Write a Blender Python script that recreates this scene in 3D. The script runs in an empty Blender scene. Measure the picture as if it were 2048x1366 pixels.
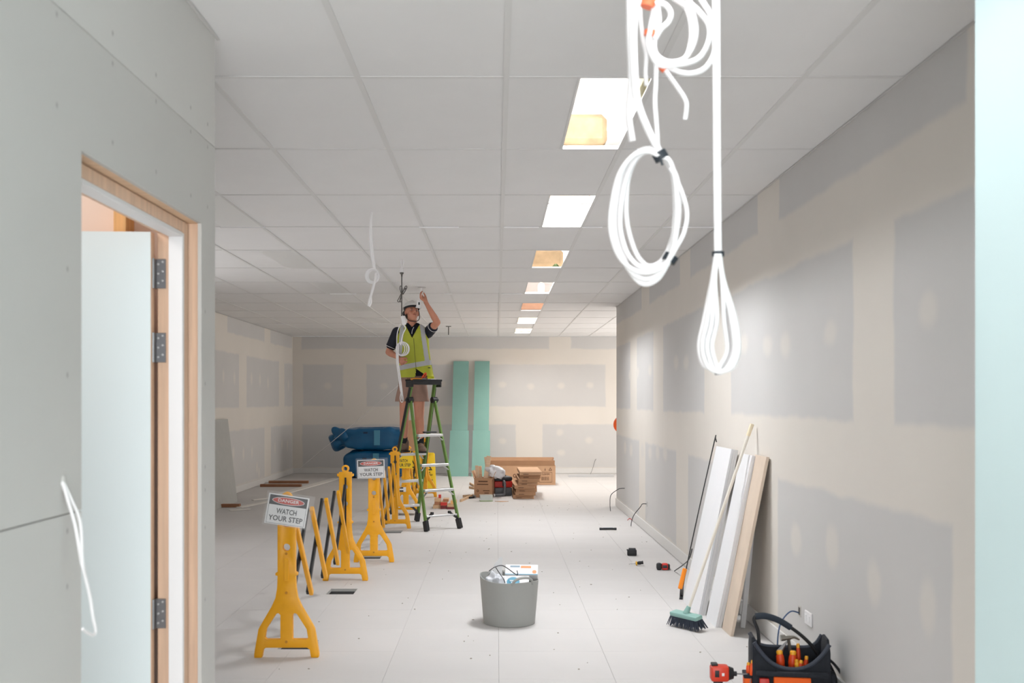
import bpy, bmesh, math, random
from mathutils import Vector, Matrix, Euler
random.seed(7)
SC = bpy.context.scene
COL = SC.collection

# ---------------------------------------------------------------- camera, world, light, exposure
F, HC, VX, VY = 2084.0, 1.436, 994.0, 804.0      # focal length in pixels, eye height, vanishing point (2048 x 1366 frame)
cam = bpy.data.cameras.new('camera'); camo = bpy.data.objects.new('camera', cam); COL.objects.link(camo)
camo.location = (0, 0, HC); camo.rotation_euler = (math.pi/2, 0, 0)
cam.sensor_width = 36; cam.lens = F/2048*36
cam.shift_x = (1024-VX)/2048; cam.shift_y = (VY-683)/2048
cam.clip_start = 0.05; cam.clip_end = 200
cam.dof.use_dof = True; cam.dof.focus_distance = 11.0; cam.dof.aperture_fstop = 4.5
SC.camera = camo

w = bpy.data.worlds.new('daylight'); SC.world = w; w.use_nodes = True
w.node_tree.nodes['Background'].inputs[0].default_value = (0.93, 0.96, 1.0, 1)
w.node_tree.nodes['Background'].inputs[1].default_value = 0.35

def area(name, loc, rot, sx, sy, power, col=(1, 1, 1), spread=180):
    l = bpy.data.lights.new(name, 'AREA'); l.shape = 'RECTANGLE'; l.size = sx; l.size_y = sy
    l.energy = power; l.color = col; l.spread = math.radians(spread)
    o = bpy.data.objects.new(name, l); COL.objects.link(o); o.location = loc; o.rotation_euler = rot
    return o
# daylight of the glazed shop front behind the photographer
area('shopfront_daylight', (0.05, -2.9, 1.2), (math.pi/2+.5, 0, 0), 2.05, 2.2, 125, (0.97, 0.985, 1.0))
# glazing round the corner at the far right
area('side_glazing_daylight', (4.35, 17.8, 1.5), (math.pi/2, 0, math.pi/2), 5.0, 2.2, 85, (1.0, 0.96, 0.92))
# roof lights in the ceiling void above some of the open light slots
ZC = HC + 1.311                                   # underside of the ceiling, 2.747
Y0T = 4.21                                        # depth of the cross tee number 0; a tile is 1.2 deep and 0.6 wide
XT = 0.0375
for k, pw, cl in ((-2, 52, (.95, .975, 1)), (0, 50, (.95, .975, 1)), (2, 200, (.94, .97, 1)), (6, 200, (.96, .975, 1)), (10, 135, (1, .97, .93)), (12, 120, (1, .97, .93))):  # the second one is added, unseen, to brighten the near right wall
    area('roof_light', (0.27, Y0T+1.2*k+0.6, ZC+0.46), (0, 0, 0), 1.2, 1.1, pw, cl)
# unseen fill light added to brighten the far left bay
area('left_bay_fill', (-3.9, 9.0, 1.7), (math.pi/2, 0, -math.pi/2), 4.0, 1.6, 22, (0.98, 0.98, 1.0))

# unseen fill added to lift the studs in the room behind the door
area('next_room_fill', (-2.5, 2.8, 2.70), (0, 0, 0), 1.2, 0.6, 24, (1.0, 0.96, 0.93))

vs = SC.view_settings
vs.view_transform = 'Standard'; vs.look = 'None'; vs.exposure = 0.66; vs.gamma = 1.0; vs.use_curve_mapping = False
SC.cycles.max_bounces = 6; SC.cycles.diffuse_bounces = 4; SC.cycles.use_adaptive_sampling = True; SC.cycles.adaptive_threshold = 0.03; SC.cycles.sample_clamp_indirect = 6

# ---------------------------------------------------------------- helpers
def at(x, y, Y): return Vector(((x-VX)/F*Y, Y, HC+(VY-y)/F*Y))
def fl(x, y):
    Y = F*HC/(y-VY); return Vector(((x-VX)/F*Y, Y, 0))
def lin(c): return tuple((v/255/12.92 if v/255 <= .04045 else ((v/255+.055)/1.055)**2.4) for v in c)

MATS = {}
def mat(name, rgb, rough=0.6, metal=0.0, var=0.0, scale=8.0, alpha=1.0, trans=0.0, bump=0.0, stretch=None, spec=0.5, emit=0.0):
    if name in MATS: return MATS[name]
    m = bpy.data.materials.new(name); m.use_nodes = True; nt = m.node_tree; N = nt.nodes; L = nt.links
    b = N['Principled BSDF']; c = lin(rgb)
    b.inputs['Base Color'].default_value = (*c, 1); b.inputs['Roughness'].default_value = rough
    b.inputs['Metallic'].default_value = metal; b.inputs['Alpha'].default_value = alpha
    b.inputs['Transmission Weight'].default_value = trans; b.inputs['Specular IOR Level'].default_value = spec
    if emit: b.inputs['Emission Color'].default_value = (*c, 1); b.inputs['Emission Strength'].default_value = emit
    if var or bump:
        tc = N.new('ShaderNodeTexCoord'); mp = N.new('ShaderNodeMapping'); nz = N.new('ShaderNodeTexNoise')
        mp.inputs['Scale'].default_value = stretch or (1, 1, 1)
        nz.inputs['Scale'].default_value = scale; nz.inputs['Detail'].default_value = 5
        L.new(tc.outputs['Object'], mp.inputs[0]); L.new(mp.outputs[0], nz.inputs['Vector'])
        if var:
            r = N.new('ShaderNodeValToRGB'); r.color_ramp.elements[0].position = .3; r.color_ramp.elements[1].position = .7
            r.color_ramp.elements[0].color = (*[v*(1-var) for v in c], 1); r.color_ramp.elements[1].color = (*[min(1, v*(1+var)) for v in c], 1)
            L.new(nz.outputs['Fac'], r.inputs[0]); L.new(r.outputs[0], b.inputs['Base Color'])
        if bump:
            bp = N.new('ShaderNodeBump'); bp.inputs['Strength'].default_value = bump; bp.inputs['Distance'].default_value = .01
            L.new(nz.outputs['Fac'], bp.inputs['Height']); L.new(bp.outputs[0], b.inputs['Normal'])
    MATS[name] = m; return m

def plaster(name, axis, grey, spots, cg=(201, 199, 197), cc=(217, 211, 203), wob=0.03, spot_col=None, soft=.035):
    """Plasterboard: grey paper inside the rectangles, cream jointing compound elsewhere and on the screw spots."""
    m = bpy.data.materials.new(name); m.use_nodes = True; nt = m.node_tree; N = nt.nodes; L = nt.links
    b = N['Principled BSDF']; b.inputs['Roughness'].default_value = .75; b.inputs['Specular IOR Level'].default_value = .3
    g = N.new('ShaderNodeNewGeometry'); sp = N.new('ShaderNodeSeparateXYZ'); L.new(g.outputs['Position'], sp.inputs[0])
    cb = N.new('ShaderNodeCombineXYZ'); L.new(sp.outputs[axis], cb.inputs[0]); L.new(sp.outputs['Z'], cb.inputs[1])
    nz = N.new('ShaderNodeTexNoise'); nz.inputs['Scale'].default_value = 3.5; nz.inputs['Detail'].default_value = 4; L.new(cb.outputs[0], nz.inputs['Vector'])
    def vm(op, a, bb, out=0):
        n = N.new('ShaderNodeVectorMath'); n.operation = op
        for i, v in enumerate((a, bb)):
            if v is None: continue
            if isinstance(v, tuple): n.inputs[i].default_value = v
            else: L.new(v, n.inputs[i])
        return n.outputs['Value' if op == 'LENGTH' else 'Vector']
    def ma(op, a, bb=None):
        n = N.new('ShaderNodeMath'); n.operation = op
        for i, v in enumerate((a, bb)):
            if v is None: continue
            if isinstance(v, (int, float)): n.inputs[i].default_value = v
            else: L.new(v, n.inputs[i])
        return n.outputs[0]
    off = vm('MULTIPLY', vm('SUBTRACT', nz.outputs['Color'], (.5, .5, .5)), (wob*2, wob*2, 0))
    p = vm('ADD', cb.outputs[0], off)
    def chain(vals):
        d = None
        for v in vals: d = v if d is None else ma('MINIMUM', d, v)
        return d
    def rect(u0, u1, v0, v1):
        q = vm('SUBTRACT', vm('ABSOLUTE', vm('SUBTRACT', p, ((u0+u1)/2, (v0+v1)/2, 0)), None), (abs(u1-u0)/2, (v1-v0)/2, 9))
        s = N.new('ShaderNodeSeparateXYZ'); L.new(q, s.inputs[0]); return ma('MAXIMUM', s.outputs[0], s.outputs[1])
    def spot(u, v, ru, rv):
        return ma('MULTIPLY', ma('SUBTRACT', vm('LENGTH', vm('MULTIPLY', vm('SUBTRACT', p, (u, v, 0)), (1/ru, 1/rv, 0)), None), 1.0), min(ru, rv))
    def smooth(v, w_):
        n = N.new('ShaderNodeMapRange'); n.interpolation_type = 'SMOOTHSTEP'
        n.inputs['From Min'].default_value = -w_; n.inputs['From Max'].default_value = w_
        L.new(v, n.inputs['Value']); return n.outputs['Result']
    cur = None
    def mix(f, a, bb):
        n = N.new('ShaderNodeMix'); n.data_type = 'RGBA'
        L.new(f, n.inputs[0])
        for i, v in ((6, a), (7, bb)):
            if isinstance(v, tuple): n.inputs[i].default_value = (*v, 1)
            else: L.new(v, n.inputs[i])
        return n.outputs[2]
    n2 = N.new('ShaderNodeTexNoise'); n2.inputs['Scale'].default_value = 1.3; n2.inputs['Detail'].default_value = 6; L.new(cb.outputs[0], n2.inputs['Vector'])
    G = mix(n2.outputs['Fac'], tuple(v*.95 for v in lin(cg)), tuple(v*1.05 for v in lin(cg)))
    Cc = mix(n2.outputs['Fac'], tuple(v*.94 for v in lin(cc)), tuple(min(1, v*1.06) for v in lin(cc)))
    col = G
    if grey: col = mix(smooth(chain([rect(*r) for r in grey]), .022), G, Cc)
    if spots: col = mix(smooth(chain([spot(*s) for s in spots]), soft), lin(spot_col) if spot_col else tuple(.35*a_+.65*b_ for a_, b_ in zip(lin(cg), lin(cc))), col)
    L.new(col, b.inputs['Base Color'])
    return m

class MB:
    """collects shapes for one mesh"""
    def __init__(s): s.bm = bmesh.new()
    def box(s, c, size, rot=None, bev=0.0, seg=1):
        M = Matrix.Translation(c) @ (rot.to_4x4() if rot is not None else Matrix.Identity(4)) @ Matrix.Diagonal((*size, 1))
        r = bmesh.ops.create_cube(s.bm, size=1, matrix=M)
        if bev:
            vs_ = set(r['verts']); es = [e for e in s.bm.edges if e.verts[0] in vs_ and e.verts[1] in vs_]
            bmesh.ops.bevel(s.bm, geom=es, offset=bev, segments=seg, affect='EDGES', profile=.5)
        return s
    def b2(s, p0, p1, bev=0.0):
        p0, p1 = Vector(p0), Vector(p1); return s.box((p0+p1)/2, [abs(v) for v in (p1-p0)], None, bev)
    def bar(s, a, b, wx, wy, up=(0, 0, 1), bev=0.0):
        a, b = Vector(a), Vector(b); z = (b-a).normalized(); x = Vector(up).cross(z)
        if x.length < 1e-5: x = Vector((1, 0, 0))
        x.normalize(); y = z.cross(x); R = Matrix((x, y, z)).transposed()
        return s.box((a+b)/2, (wx, wy, (b-a).length), R, bev)
    def cone(s, a, b, r0, r1=None, seg=12, caps=True):
        r1 = r0 if r1 is None else r1; a, b = Vector(a), Vector(b); d = b-a
        M = Matrix.Translation((a+b)/2) @ d.to_track_quat('Z', 'Y').to_matrix().to_4x4()
        bmesh.ops.create_cone(s.bm, cap_ends=caps, segments=seg, radius1=r0, radius2=r1, depth=d.length, matrix=M); return s
    def ball(s, c, r, seg=12, rings=8, rot=None):
        if not hasattr(r, '__len__'): r = (r, r, r)
        M = Matrix.Translation(c) @ (rot.to_4x4() if rot is not None else Matrix.Identity(4)) @ Matrix.Diagonal((*r, 1))
        bmesh.ops.create_uvsphere(s.bm, u_segments=seg, v_segments=rings, radius=1, matrix=M); return s
    def loft(s, rings, close=True, cap=True):
        R = [[s.bm.verts.new(v) for v in r] for r in rings]; n = len(R[0])
        for i in range(len(R)-1):
            for j in range(n if close else n-1):
                k = (j+1) % n; s.bm.faces.new((R[i][j], R[i][k], R[i+1][k], R[i+1][j]))
        if cap and close:
            s.bm.faces.new(R[0][::-1]); s.bm.faces.new(R[-1])
        return s
    def tube(s, pts, r, sub=5, seg=8, rads=None, closed=False):
        pts = [Vector(p) for p in pts]; P = spline(pts, sub, closed); n = len(P); rings = []
        prev = None
        for i, p in enumerate(P):
            if closed: t = P[(i+1) % n]-P[i-1]
            else: t = P[min(i+1, n-1)]-P[max(i-1, 0)]
            if t.length < 1e-9: t = Vector((0, 0, 1))
            t.normalize()
            if prev is None:
                u = t.orthogonal().normalized()
            else:
                u = prev-t*prev.dot(t)
                u = u.normalized() if u.length > 1e-6 else t.orthogonal().normalized()
            prev = u; v = t.cross(u)
            rr = r if rads is None else rads[0]+(rads[1]-rads[0])*i/(n-1)
            rings.append([p+(u*math.cos(a)+v*math.sin(a))*rr for a in [2*math.pi*j/seg for j in range(seg)]])
        if closed: rings.append(rings[0]); return s.loft(rings, True, False)
        return s.loft(rings)
    def prism(s, poly, thick, M=Matrix.Identity(4), holes=(), bev=0.0):
        """polygon with holes in local XZ, extruded along local Y"""
        bm = bmesh.new(); es = []
        for lp in (poly, *holes):
            vv = [bm.verts.new((x, 0, z)) for x, z in lp]
            es += [bm.edges.new((vv[i], vv[(i+1) % len(vv)])) for i in range(len(vv))]
        bmesh.ops.triangle_fill(bm, edges=es, use_beauty=True, use_dissolve=False, normal=(0, -1, 0))
        bmesh.ops.dissolve_limit(bm, angle_limit=.01, verts=bm.verts[:], edges=bm.edges[:]) if not holes else None
        r = bmesh.ops.extrude_face_region(bm, geom=bm.faces[:])
        nv = [e for e in r['geom'] if isinstance(e, bmesh.types.BMVert)]
        bmesh.ops.translate(bm, verts=nv, vec=(0, thick, 0))
        bmesh.ops.translate(bm, verts=bm.verts[:], vec=(0, -thick/2, 0))
        bmesh.ops.recalc_face_normals(bm, faces=bm.faces[:])
        if bev:
            ee = [e for e in bm.edges if len(e.link_faces) == 2 and e.calc_face_angle(0) > 1.2]
            bmesh.ops.bevel(bm, geom=ee, offset=bev, segments=2, affect='EDGES', profile=.5)
        bmesh.ops.transform(bm, matrix=M, verts=bm.verts[:])
        me = bpy.data.meshes.new('tmp'); bm.to_mesh(me); bm.free(); s.bm.from_mesh(me); bpy.data.meshes.remove(me); return s
    def lathe(s, prof, c=(0, 0, 0), seg=32, rot=None):
        c = Vector(c); rings = []
        for r, z in prof:
            rings.append([c+((rot @ Vector((r*math.cos(a), r*math.sin(a), z))) if rot is not None else Vector((r*math.cos(a), r*math.sin(a), z))) for a in [2*math.pi*j/seg for j in range(seg)]])
        return s.loft(rings, True, True)
    def mesh(s, name, m, smooth=False):
        bmesh.ops.recalc_face_normals(s.bm, faces=s.bm.faces[:])
        me = bpy.data.meshes.new(name); s.bm.to_mesh(me); s.bm.free()
        if m is not None: me.materials.append(m)
        if smooth:
            me.polygons.foreach_set('use_smooth', [True]*len(me.polygons))
            try: me.set_sharp_from_angle(angle=math.radians(38))
            except Exception: pass
        return me
    def build(s, name, m, parent=None, smooth=False):
        o = bpy.data.objects.new(name, s.mesh(name, m, smooth)); COL.objects.link(o)
        if parent is not None:
            o.parent = parent; o.matrix_parent_inverse = pinv(parent)
        return o

def pinv(p):
    M = Matrix.Translation(p.location) @ p.rotation_euler.to_matrix().to_4x4()
    if p.parent is not None: M = pinv(p.parent).inverted() @ p.matrix_parent_inverse @ M
    return M.inverted()

def spline(P, sub=5, closed=False):
    if len(P) < 3 or sub <= 1: return P
    out = []; n = len(P)
    for i in range(n if closed else n-1):
        if closed: p0, p1, p2, p3 = P[i-1], P[i], P[(i+1) % n], P[(i+2) % n]
        else: p0, p1, p2, p3 = P[max(i-1, 0)], P[i], P[i+1], P[min(i+2, n-1)]
        for j in range(sub):
            t = j/sub
            out.append(.5*((2*p1)+(p2-p0)*t+(2*p0-5*p1+4*p2-p3)*t*t+(3*p1-p0-3*p2+p3)*t**3))
    if not closed: out.append(P[-1])
    return out

def tag(o, label=None, cat=None, group=None, kind=None):
    if label: o['label'] = label
    if cat: o['category'] = cat
    if group: o['group'] = group
    if kind: o['kind'] = kind
    return o
def empty(name, loc=(0, 0, 0), rz=0.0, label=None, cat=None, group=None, kind=None):
    o = bpy.data.objects.new(name, None); COL.objects.link(o); o.location = loc; o.rotation_euler = (0, 0, rz); o.empty_display_size = .1
    return tag(o, label, cat, group, kind)
def obj(name, me, parent=None, loc=(0, 0, 0)):
    """mesh data in the parent's own frame"""
    o = bpy.data.objects.new(name, me); COL.objects.link(o); o.location = loc
    if parent is not None: o.parent = parent
    return o
def struct(o): o['kind'] = 'structure'; return o
def text(name, s, size, m, parent, M, wid=None, align='CENTER', depth=0.0006):
    c = bpy.data.curves.new(name, 'FONT'); c.body = s; c.size = size; c.align_x = align; c.align_y = 'CENTER'; c.extrude = depth; c.resolution_u = 2; c.offset = size*.018
    o = bpy.data.objects.new(name, c); COL.objects.link(o)
    dg = bpy.context.evaluated_depsgraph_get(); me = bpy.data.meshes.new_from_object(o.evaluated_get(dg))
    bpy.data.objects.remove(o); bpy.data.curves.remove(c)
    if wid:
        xs = [v.co.x for v in me.vertices]; k = wid/(max(xs)-min(xs))
        for v in me.vertices: v.co.x *= k
    me.transform(M); me.materials.clear(); me.materials.append(m); me.name = name
    o = bpy.data.objects.new(name, me); COL.objects.link(o)
    if parent is not None: o.parent = parent; o.matrix_parent_inverse = pinv(parent)
    return o

# ---------------------------------------------------------------- materials
TILE = mat('ceiling_tile_white', (234, 233, 232), .8, var=.012, scale=3)
TEE = mat('grid_white', (224, 223, 221), .5)
LEAKW = mat('light_leak_white', (252, 252, 252), .3)  # near-white, a light leak put into the colour
FLOORM = mat('floor_sheet', (205, 202, 200), .62, var=.035, scale=1.1, spec=.3)
SKIRT = mat('skirting_white', (216, 214, 211), .5)
PINE = mat('raw_pine', (226, 192, 165), .6, var=.10, scale=4, stretch=(14, 14, .7))
PINEO = mat('orange_pine', (232, 180, 118), .6, var=.12, scale=4, stretch=(14, 14, .7))
PINEX = mat('pine_lengthwise', (222, 190, 158), .6, var=.10, scale=4, stretch=(.7, 14, 14))
WHITE = mat('primed_white', (232, 230, 230), .5)
MINTW = mat('primed_door_mint', (226, 236, 238), .45)
MINTB = mat('mint_board', (208, 229, 230), .6, var=.02, scale=2)
TEAL = mat('moisture_board_teal', (130, 174, 164), .7, var=.03, scale=3)
CABLE = mat('white_cable', (242, 240, 240), .45)
BLACK = mat('black_plastic', (26, 27, 30), .5)
BLACKC = mat('black_cloth', (30, 34, 42), .85, var=.2, scale=60)
DARK = mat('dark_void', (18, 18, 20), .9)
YEL = mat('barrier_yellow', (245, 172, 12), .42, var=.03, scale=5)
ALU = mat('aluminium', (205, 205, 205), .35, .6)
STEEL = mat('steel', (150, 150, 152), .3, .9)
GREEN = mat('fibreglass_green', (98, 132, 60), .4)
CARD = mat('cardboard', (200, 160, 126), .8, var=.05, scale=6)
CARDD = mat('cardboard_dark', (180, 138, 104), .8, var=.05, scale=6)
PRINT = mat('brown_print', (96, 66, 46), .8)
ORANGE = mat('tool_orange', (236, 84, 22), .4)
RED = mat('tool_red', (196, 44, 34), .45)
GREY = mat('tub_grey', (160, 161, 157), .65, var=.03, scale=4)
PAPER = mat('paper_white', (232, 232, 232), .7)

# ================================================================ THE SETTING
WX, LX, BY, XL, XR, YF = 1.651, -1.014, 20.9, -4.1, 4.5, -3.0     # right wall, left partition, back wall, far left wall, far right wall, front
RY = 14.4                                                          # end of the right wall
CORN = 3.747                                                       # corner of the left partition

# ---- right wall, plasterboard with jointing compound
def ry(x): return F*WX/(x-VX)
zlo, zmi, zhi = (.12, .985), (1.35, 2.19), (2.50, 2.80)
rg = [(3.66, 6.1, *zhi), (6.6, 8.9, *zhi), (9.4, 11.3, *zhi), (11.9, 14.6, *zhi),
      (3.2, 4.33, *zmi), (4.83, 7.35, *zmi), (8.3, 10.35, *zmi), (11.0, 12.3, *zmi), (12.9, 14.5, *zmi),
      (3.78, 6.12, *zlo), (7.0, 9.0, *zlo), (9.6, 11.6, *zlo), (12.1, 14.5, *zlo)]
rs = []
for x, y, ru, rv in [(1857, 622, .08, .065), (1660, 668, .09, .06), (1592, 1078, .10, .09), (1664, 1092, .09, .10), (1748, 1165, .08, .09), (1855, 1215, .075, .10),
             (1571, 690, .10, .06), (1535, 690, .10, .06), (1488, 688, .10, .06), (1470, 690, .1, .06), (1372, 725, .12, .06), (1352, 725, .12, .06), (1300, 740, .12, .06), (1275, 745, .13, .06), (1260, 750, .13, .06),
             (1330, 905, .12, .07), (1315, 905, .12, .07), (1300, 905, .12, .07), (1285, 900, .13, .08), (1262, 900, .13, .08), (1250, 895, .13, .08)]:
    Y = ry(x); rs.append((Y, HC+(VY-y)/F*Y, ru, rv))
MR = plaster('plasterboard_right', 'Y', rg, rs)
mb = MB(); mb.b2((WX, 1.0, 0), (WX+.12, RY, ZC)); struct(mb.build('wall_right', MR))
# mint moisture board return wall in the right foreground
mb = MB(); mb.b2((1.115, -1.2, 0), (1.24, 2.43, ZC)); struct(mb.build('wall_right_return', MINTB))

# ---- back wall
def bx_(x): return (x-VX)/F*BY
bg = [(bx_(603), bx_(1098), *zhi), (bx_(1142), XR, *zhi), (bx_(606), bx_(686), *zmi), (bx_(733), bx_(906), *zmi), (bx_(980), bx_(1211), *zmi),
      (bx_(605), bx_(1032), *zlo), (bx_(1085), bx_(1300), *zlo)]
bs = [(bx_(x), HC+(VY-y)/F*BY, .07, .06) for x, y in ((655, 772), (768, 772), (885, 768), (1005, 770), (1062, 772), (1122, 772), (1180, 770), (1005, 882), (1120, 865), (1178, 880), (1122, 905))]
MBK = plaster('plasterboard_back', 'X', bg, bs)
mb = MB(); mb.b2((XL-.12, BY, 0), (XR+.12, BY+.12, ZC)); struct(mb.build('wall_back', MBK))
# ---- far left wall
def ly(x): return F*4.1/(VX-x)
lg = [(ly(455), ly(529), *zhi), (ly(541), ly(584), *zhi), (10.0, ly(478), *zmi), (ly(493), ly(558), *zmi), (ly(569), ly(585), *zmi), (14.0, ly(529), *zlo), (ly(542), ly(585), *zlo)]
ls = []
for x, y in ((447, 752), (469, 757), (503, 757), (520, 760), (536, 765), (577, 770), (467, 905), (487, 908), (504, 905), (550, 895), (564, 890), (575, 890), (514, 935), (518, 945)):
    Y = ly(x); ls.append((Y, HC+(VY-y)/F*Y, .06, .09))
ML = plaster('plasterboard_left', 'Y', lg, ls)
mb = MB(); mb.b2((XL-.12, CORN, 0), (XL, BY, ZC)); struct(mb.build('wall_left_far', ML))
MP = plaster('plasterboard_plain', 'Y', [], [])
mb = MB(); mb.b2((XR, RY-2, 0), (XR+.12, BY, ZC)); struct(mb.build('wall_right_far', MP))
mb = MB(); mb.b2((WX+.12, RY-.12, 0), (XR, RY, ZC)); struct(mb.build('wall_cross', MP))

# ---- left partition: sheets on studs, with the door opening
OY0, OY1, OZ = 2.543, 3.576, 2.049
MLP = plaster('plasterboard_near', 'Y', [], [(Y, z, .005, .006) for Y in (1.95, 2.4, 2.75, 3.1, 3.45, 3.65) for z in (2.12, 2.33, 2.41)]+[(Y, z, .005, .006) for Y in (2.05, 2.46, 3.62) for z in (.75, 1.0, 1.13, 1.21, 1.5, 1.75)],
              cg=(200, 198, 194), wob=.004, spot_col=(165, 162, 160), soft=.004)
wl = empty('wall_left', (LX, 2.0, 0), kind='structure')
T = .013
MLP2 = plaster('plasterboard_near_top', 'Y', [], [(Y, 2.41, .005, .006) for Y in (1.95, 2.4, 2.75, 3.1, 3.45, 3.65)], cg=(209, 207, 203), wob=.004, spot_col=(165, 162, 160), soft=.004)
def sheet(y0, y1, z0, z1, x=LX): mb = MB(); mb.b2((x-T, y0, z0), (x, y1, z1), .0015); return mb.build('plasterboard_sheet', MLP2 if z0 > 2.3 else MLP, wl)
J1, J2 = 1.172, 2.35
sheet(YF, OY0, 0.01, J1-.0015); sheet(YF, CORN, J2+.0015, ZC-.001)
poly = [(YF, J1+.0015), (OY0, J1+.0015), (OY0, OZ), (OY1, OZ), (OY1, .01), (CORN, .01), (CORN, J2-.0015), (YF, J2-.0015)]
mb = MB(); mb.loft([[Vector((LX-T, y, z)) for y, z in poly], [Vector((LX, y, z)) for y, z in poly]]); mb.build('plasterboard_sheet', MLP, wl)
sheet(YF, OY0-.02, 0.01, ZC-.001, LX-.125); 
for y in (-2.4, -1.8, -1.2, -.6, 0, .6, 1.2, 1.8, 2.40, 2.505, 3.614, 3.70):
    mb = MB(); mb.b2((LX-.112, y-.0215, 0), (LX-T-.001, y+.0215, ZC-.002), .002); mb.build('stud', PINE, wl)
mb = MB(); mb.b2((LX-.112, OY0-.02, OZ+.001), (LX-T-.001, OY1+.02, OZ+.09), .002); mb.build('lintel', PINEX, wl)
# door lining
dr = empty('door_1', (LX-.1, OY1-.03, 0), kind='structure')
jx0, jx1 = LX-.046, LX-.136
jf = empty('jamb', (jx0, OY1, 0)); jf.parent = dr; jf.matrix_parent_inverse = pinv(dr)
for nm, p0, p1, m in (('jamb_post', (jx1, OY1-.046, 0), (jx0, OY1-.001, OZ-.002), PINE), ('jamb_post', (jx1, OY0+.001, 0), (jx0, OY0+.03, OZ-.002), PINE),
                      ('jamb_head', (jx1, OY0+.03, OZ-.040), (jx0, OY1-.046, OZ-.002), PINE)):
    mb = MB(); mb.b2(p0, p1, .002); mb.build(nm, m, jf)
sx1 = LX-.093
for nm, p0, p1 in (('door_stop', (sx1, OY1-.066, 0), (jx0+.001, OY1-.0465, OZ-.042)), ('door_stop', (sx1, OY0+.0305, 0), (jx0+.001, OY0+.047, OZ-.042)), ('door_stop', (sx1, OY0+.047, OZ-.056), (jx0+.001, OY1-.066, OZ-.0405))):
    mb = MB(); mb.b2(p0, p1, .002); mb.build(nm, WHITE, jf)
# leaf, swung back into the next room
lf = empty('door_leaf', (LX-.148, OY1-.052, 0), math.radians(3)); lf.parent = dr; lf.matrix_parent_inverse = pinv(dr)
mb = MB(); mb.b2((-.82, -.028, .012), (-.002, -.026, 2.007)); obj('leaf_face', mb.mesh('leaf_face', MINTW), lf)
mb = MB(); mb.b2((-.82, -.0258, .012), (0, .012, 2.007)); obj('leaf_core', mb.mesh('leaf_core', PINE), lf)
for z in (1.87, 1.62, .72):
    h = empty('hinge', (LX-.146, OY1-.062, z)); h.parent = dr; h.matrix_parent_inverse = pinv(dr)
    mb = MB(); mb.cone((.0, 0, -.05), (.0, 0, .05), .0065, seg=10); obj('knuckle', mb.mesh('knuckle', STEEL, True), h)
    mb = MB(); mb.box((.0215, .0135, 0), (.035, .004, .1), None, .001); obj('hinge_plate', mb.mesh('hinge_plate', STEEL), h)
    mb = MB(); mb.box((.000, .02, 0), (.003, .036, .1), None, .001); obj('hinge_plate', mb.mesh('hinge_plate', STEEL), h)
    for zz in (-.032, 0, .032):
        for xx in (.014, .029):
            mb = MB(); mb.cone((xx, .0085, zz+(.008 if xx > .02 else 0)), (xx, .0117, zz+(.008 if xx > .02 else 0)), .0035, seg=8); obj('screw', mb.mesh('screw', ALU), h)
# cross partition behind the door (bare studs towards the next room)
wc = empty('wall_left_return', (LX, CORN, 0), kind='structure')
mb = MB(); mb.b2((XL, CORN-T, 0), (LX-T-.001, CORN, ZC-.001)); mb.build('plasterboard_sheet', MLP, wc)
PINKB = mat('pinkish_board_back', (238, 218, 204), .8, var=.04, scale=3)
mb = MB(); mb.b2((XL, CORN-T-.004, 0), (LX-.14, CORN-T-.001, ZC-.001)); mb.build('board_back', PINKB, wc)
for x in (-1.32, -1.9, -2.35, -2.8, -3.25, -3.7):
    mb = MB(); mb.b2((x-.0225, CORN-T-.088, 0), (x+.0225, CORN-T-.005, ZC-.1), .002); mb.build('stud', PINEO if x > -1.33 else PINE, wc)
mb = MB(); mb.b2((XL, CORN-T-.088, ZC-.098), (LX-.14, CORN-T-.005, ZC-.05), .002); mb.build('top_plate', PINEX, wc)

# ---- floor of 600 mm access panels with five duct openings beside the barriers
slots = [(-1.28, -1.07, 6.05, 6.28), (-1.28, -1.07, 7.78, 8.02), (-1.28, -1.07, 9.55, 9.78), (-1.27, -1.05, 11.42, 11.65), (-1.27, -1.05, 13.2, 13.43)]
flr = empty('floor', (0, 0, 0), kind='structure')
G = .0005
xs = [-4.19+.6*i for i in range(10)]+[1.81]; ys = [YF+.6*i for i in range(41)]
unit = {}
def panel(x0, x1, y0, y1):
    key = (round(x1-x0, 3), round(y1-y0, 3))
    if key not in unit:
        mb = MB(); mb.b2((G, G, -.03), (x1-x0-G, y1-y0-G, 0), .0005); unit[key] = mb.mesh('floor_panel', FLOORM)
    return obj('floor_panel', unit[key], flr, (x0, y0, 0))
far = MB(); nfar = 0; cut = {}
for j in range(len(ys)-1):
    for i in range(len(xs)-1):
        x0, x1, y0, y1 = xs[i], xs[i+1], ys[j], ys[j+1]
        hit = [s for s in slots if s[0] < x1 and s[1] > x0 and s[2] < y1 and s[3] > y0]
        if hit:
            s = hit[0]; mb = MB(); q = (max(s[0], x0+G), min(s[1], x1-G), max(s[2], y0+G), min(s[3], y1-G))
            for a in ((x0+G, y0+G, q[0], y1-G), (q[1], y0+G, x1-G, y1-G), (q[0], y0+G, q[1], q[2]), (q[0], q[3], q[1], y1-G)):
                if a[2]-a[0] > .002 and a[3]-a[1] > .002: mb.b2((a[0], a[1], -.03), (a[2], a[3], 0))
            mb.build('floor_panel', FLOORM, flr); continue
        near = (y0 > 4 and x1 > LX-.9 and x0 < WX) or (y0 > 9 and x0 > -2.6)
        if y0 < 4 or (x0 < -2.4 and y0 < 13) : near = False
        if near: panel(x0, x1, y0, y1); nfar += 1
        else: far.b2((x0+G, y0+G, -.03), (x1-G, y1-G, 0))
far.b2((1.81+G, RY-2, -.03), (XR+.2, BY, 0))
o = far.build('floor_panels_rest', FLOORM, flr); o['kind'] = 'stuff'
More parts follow.
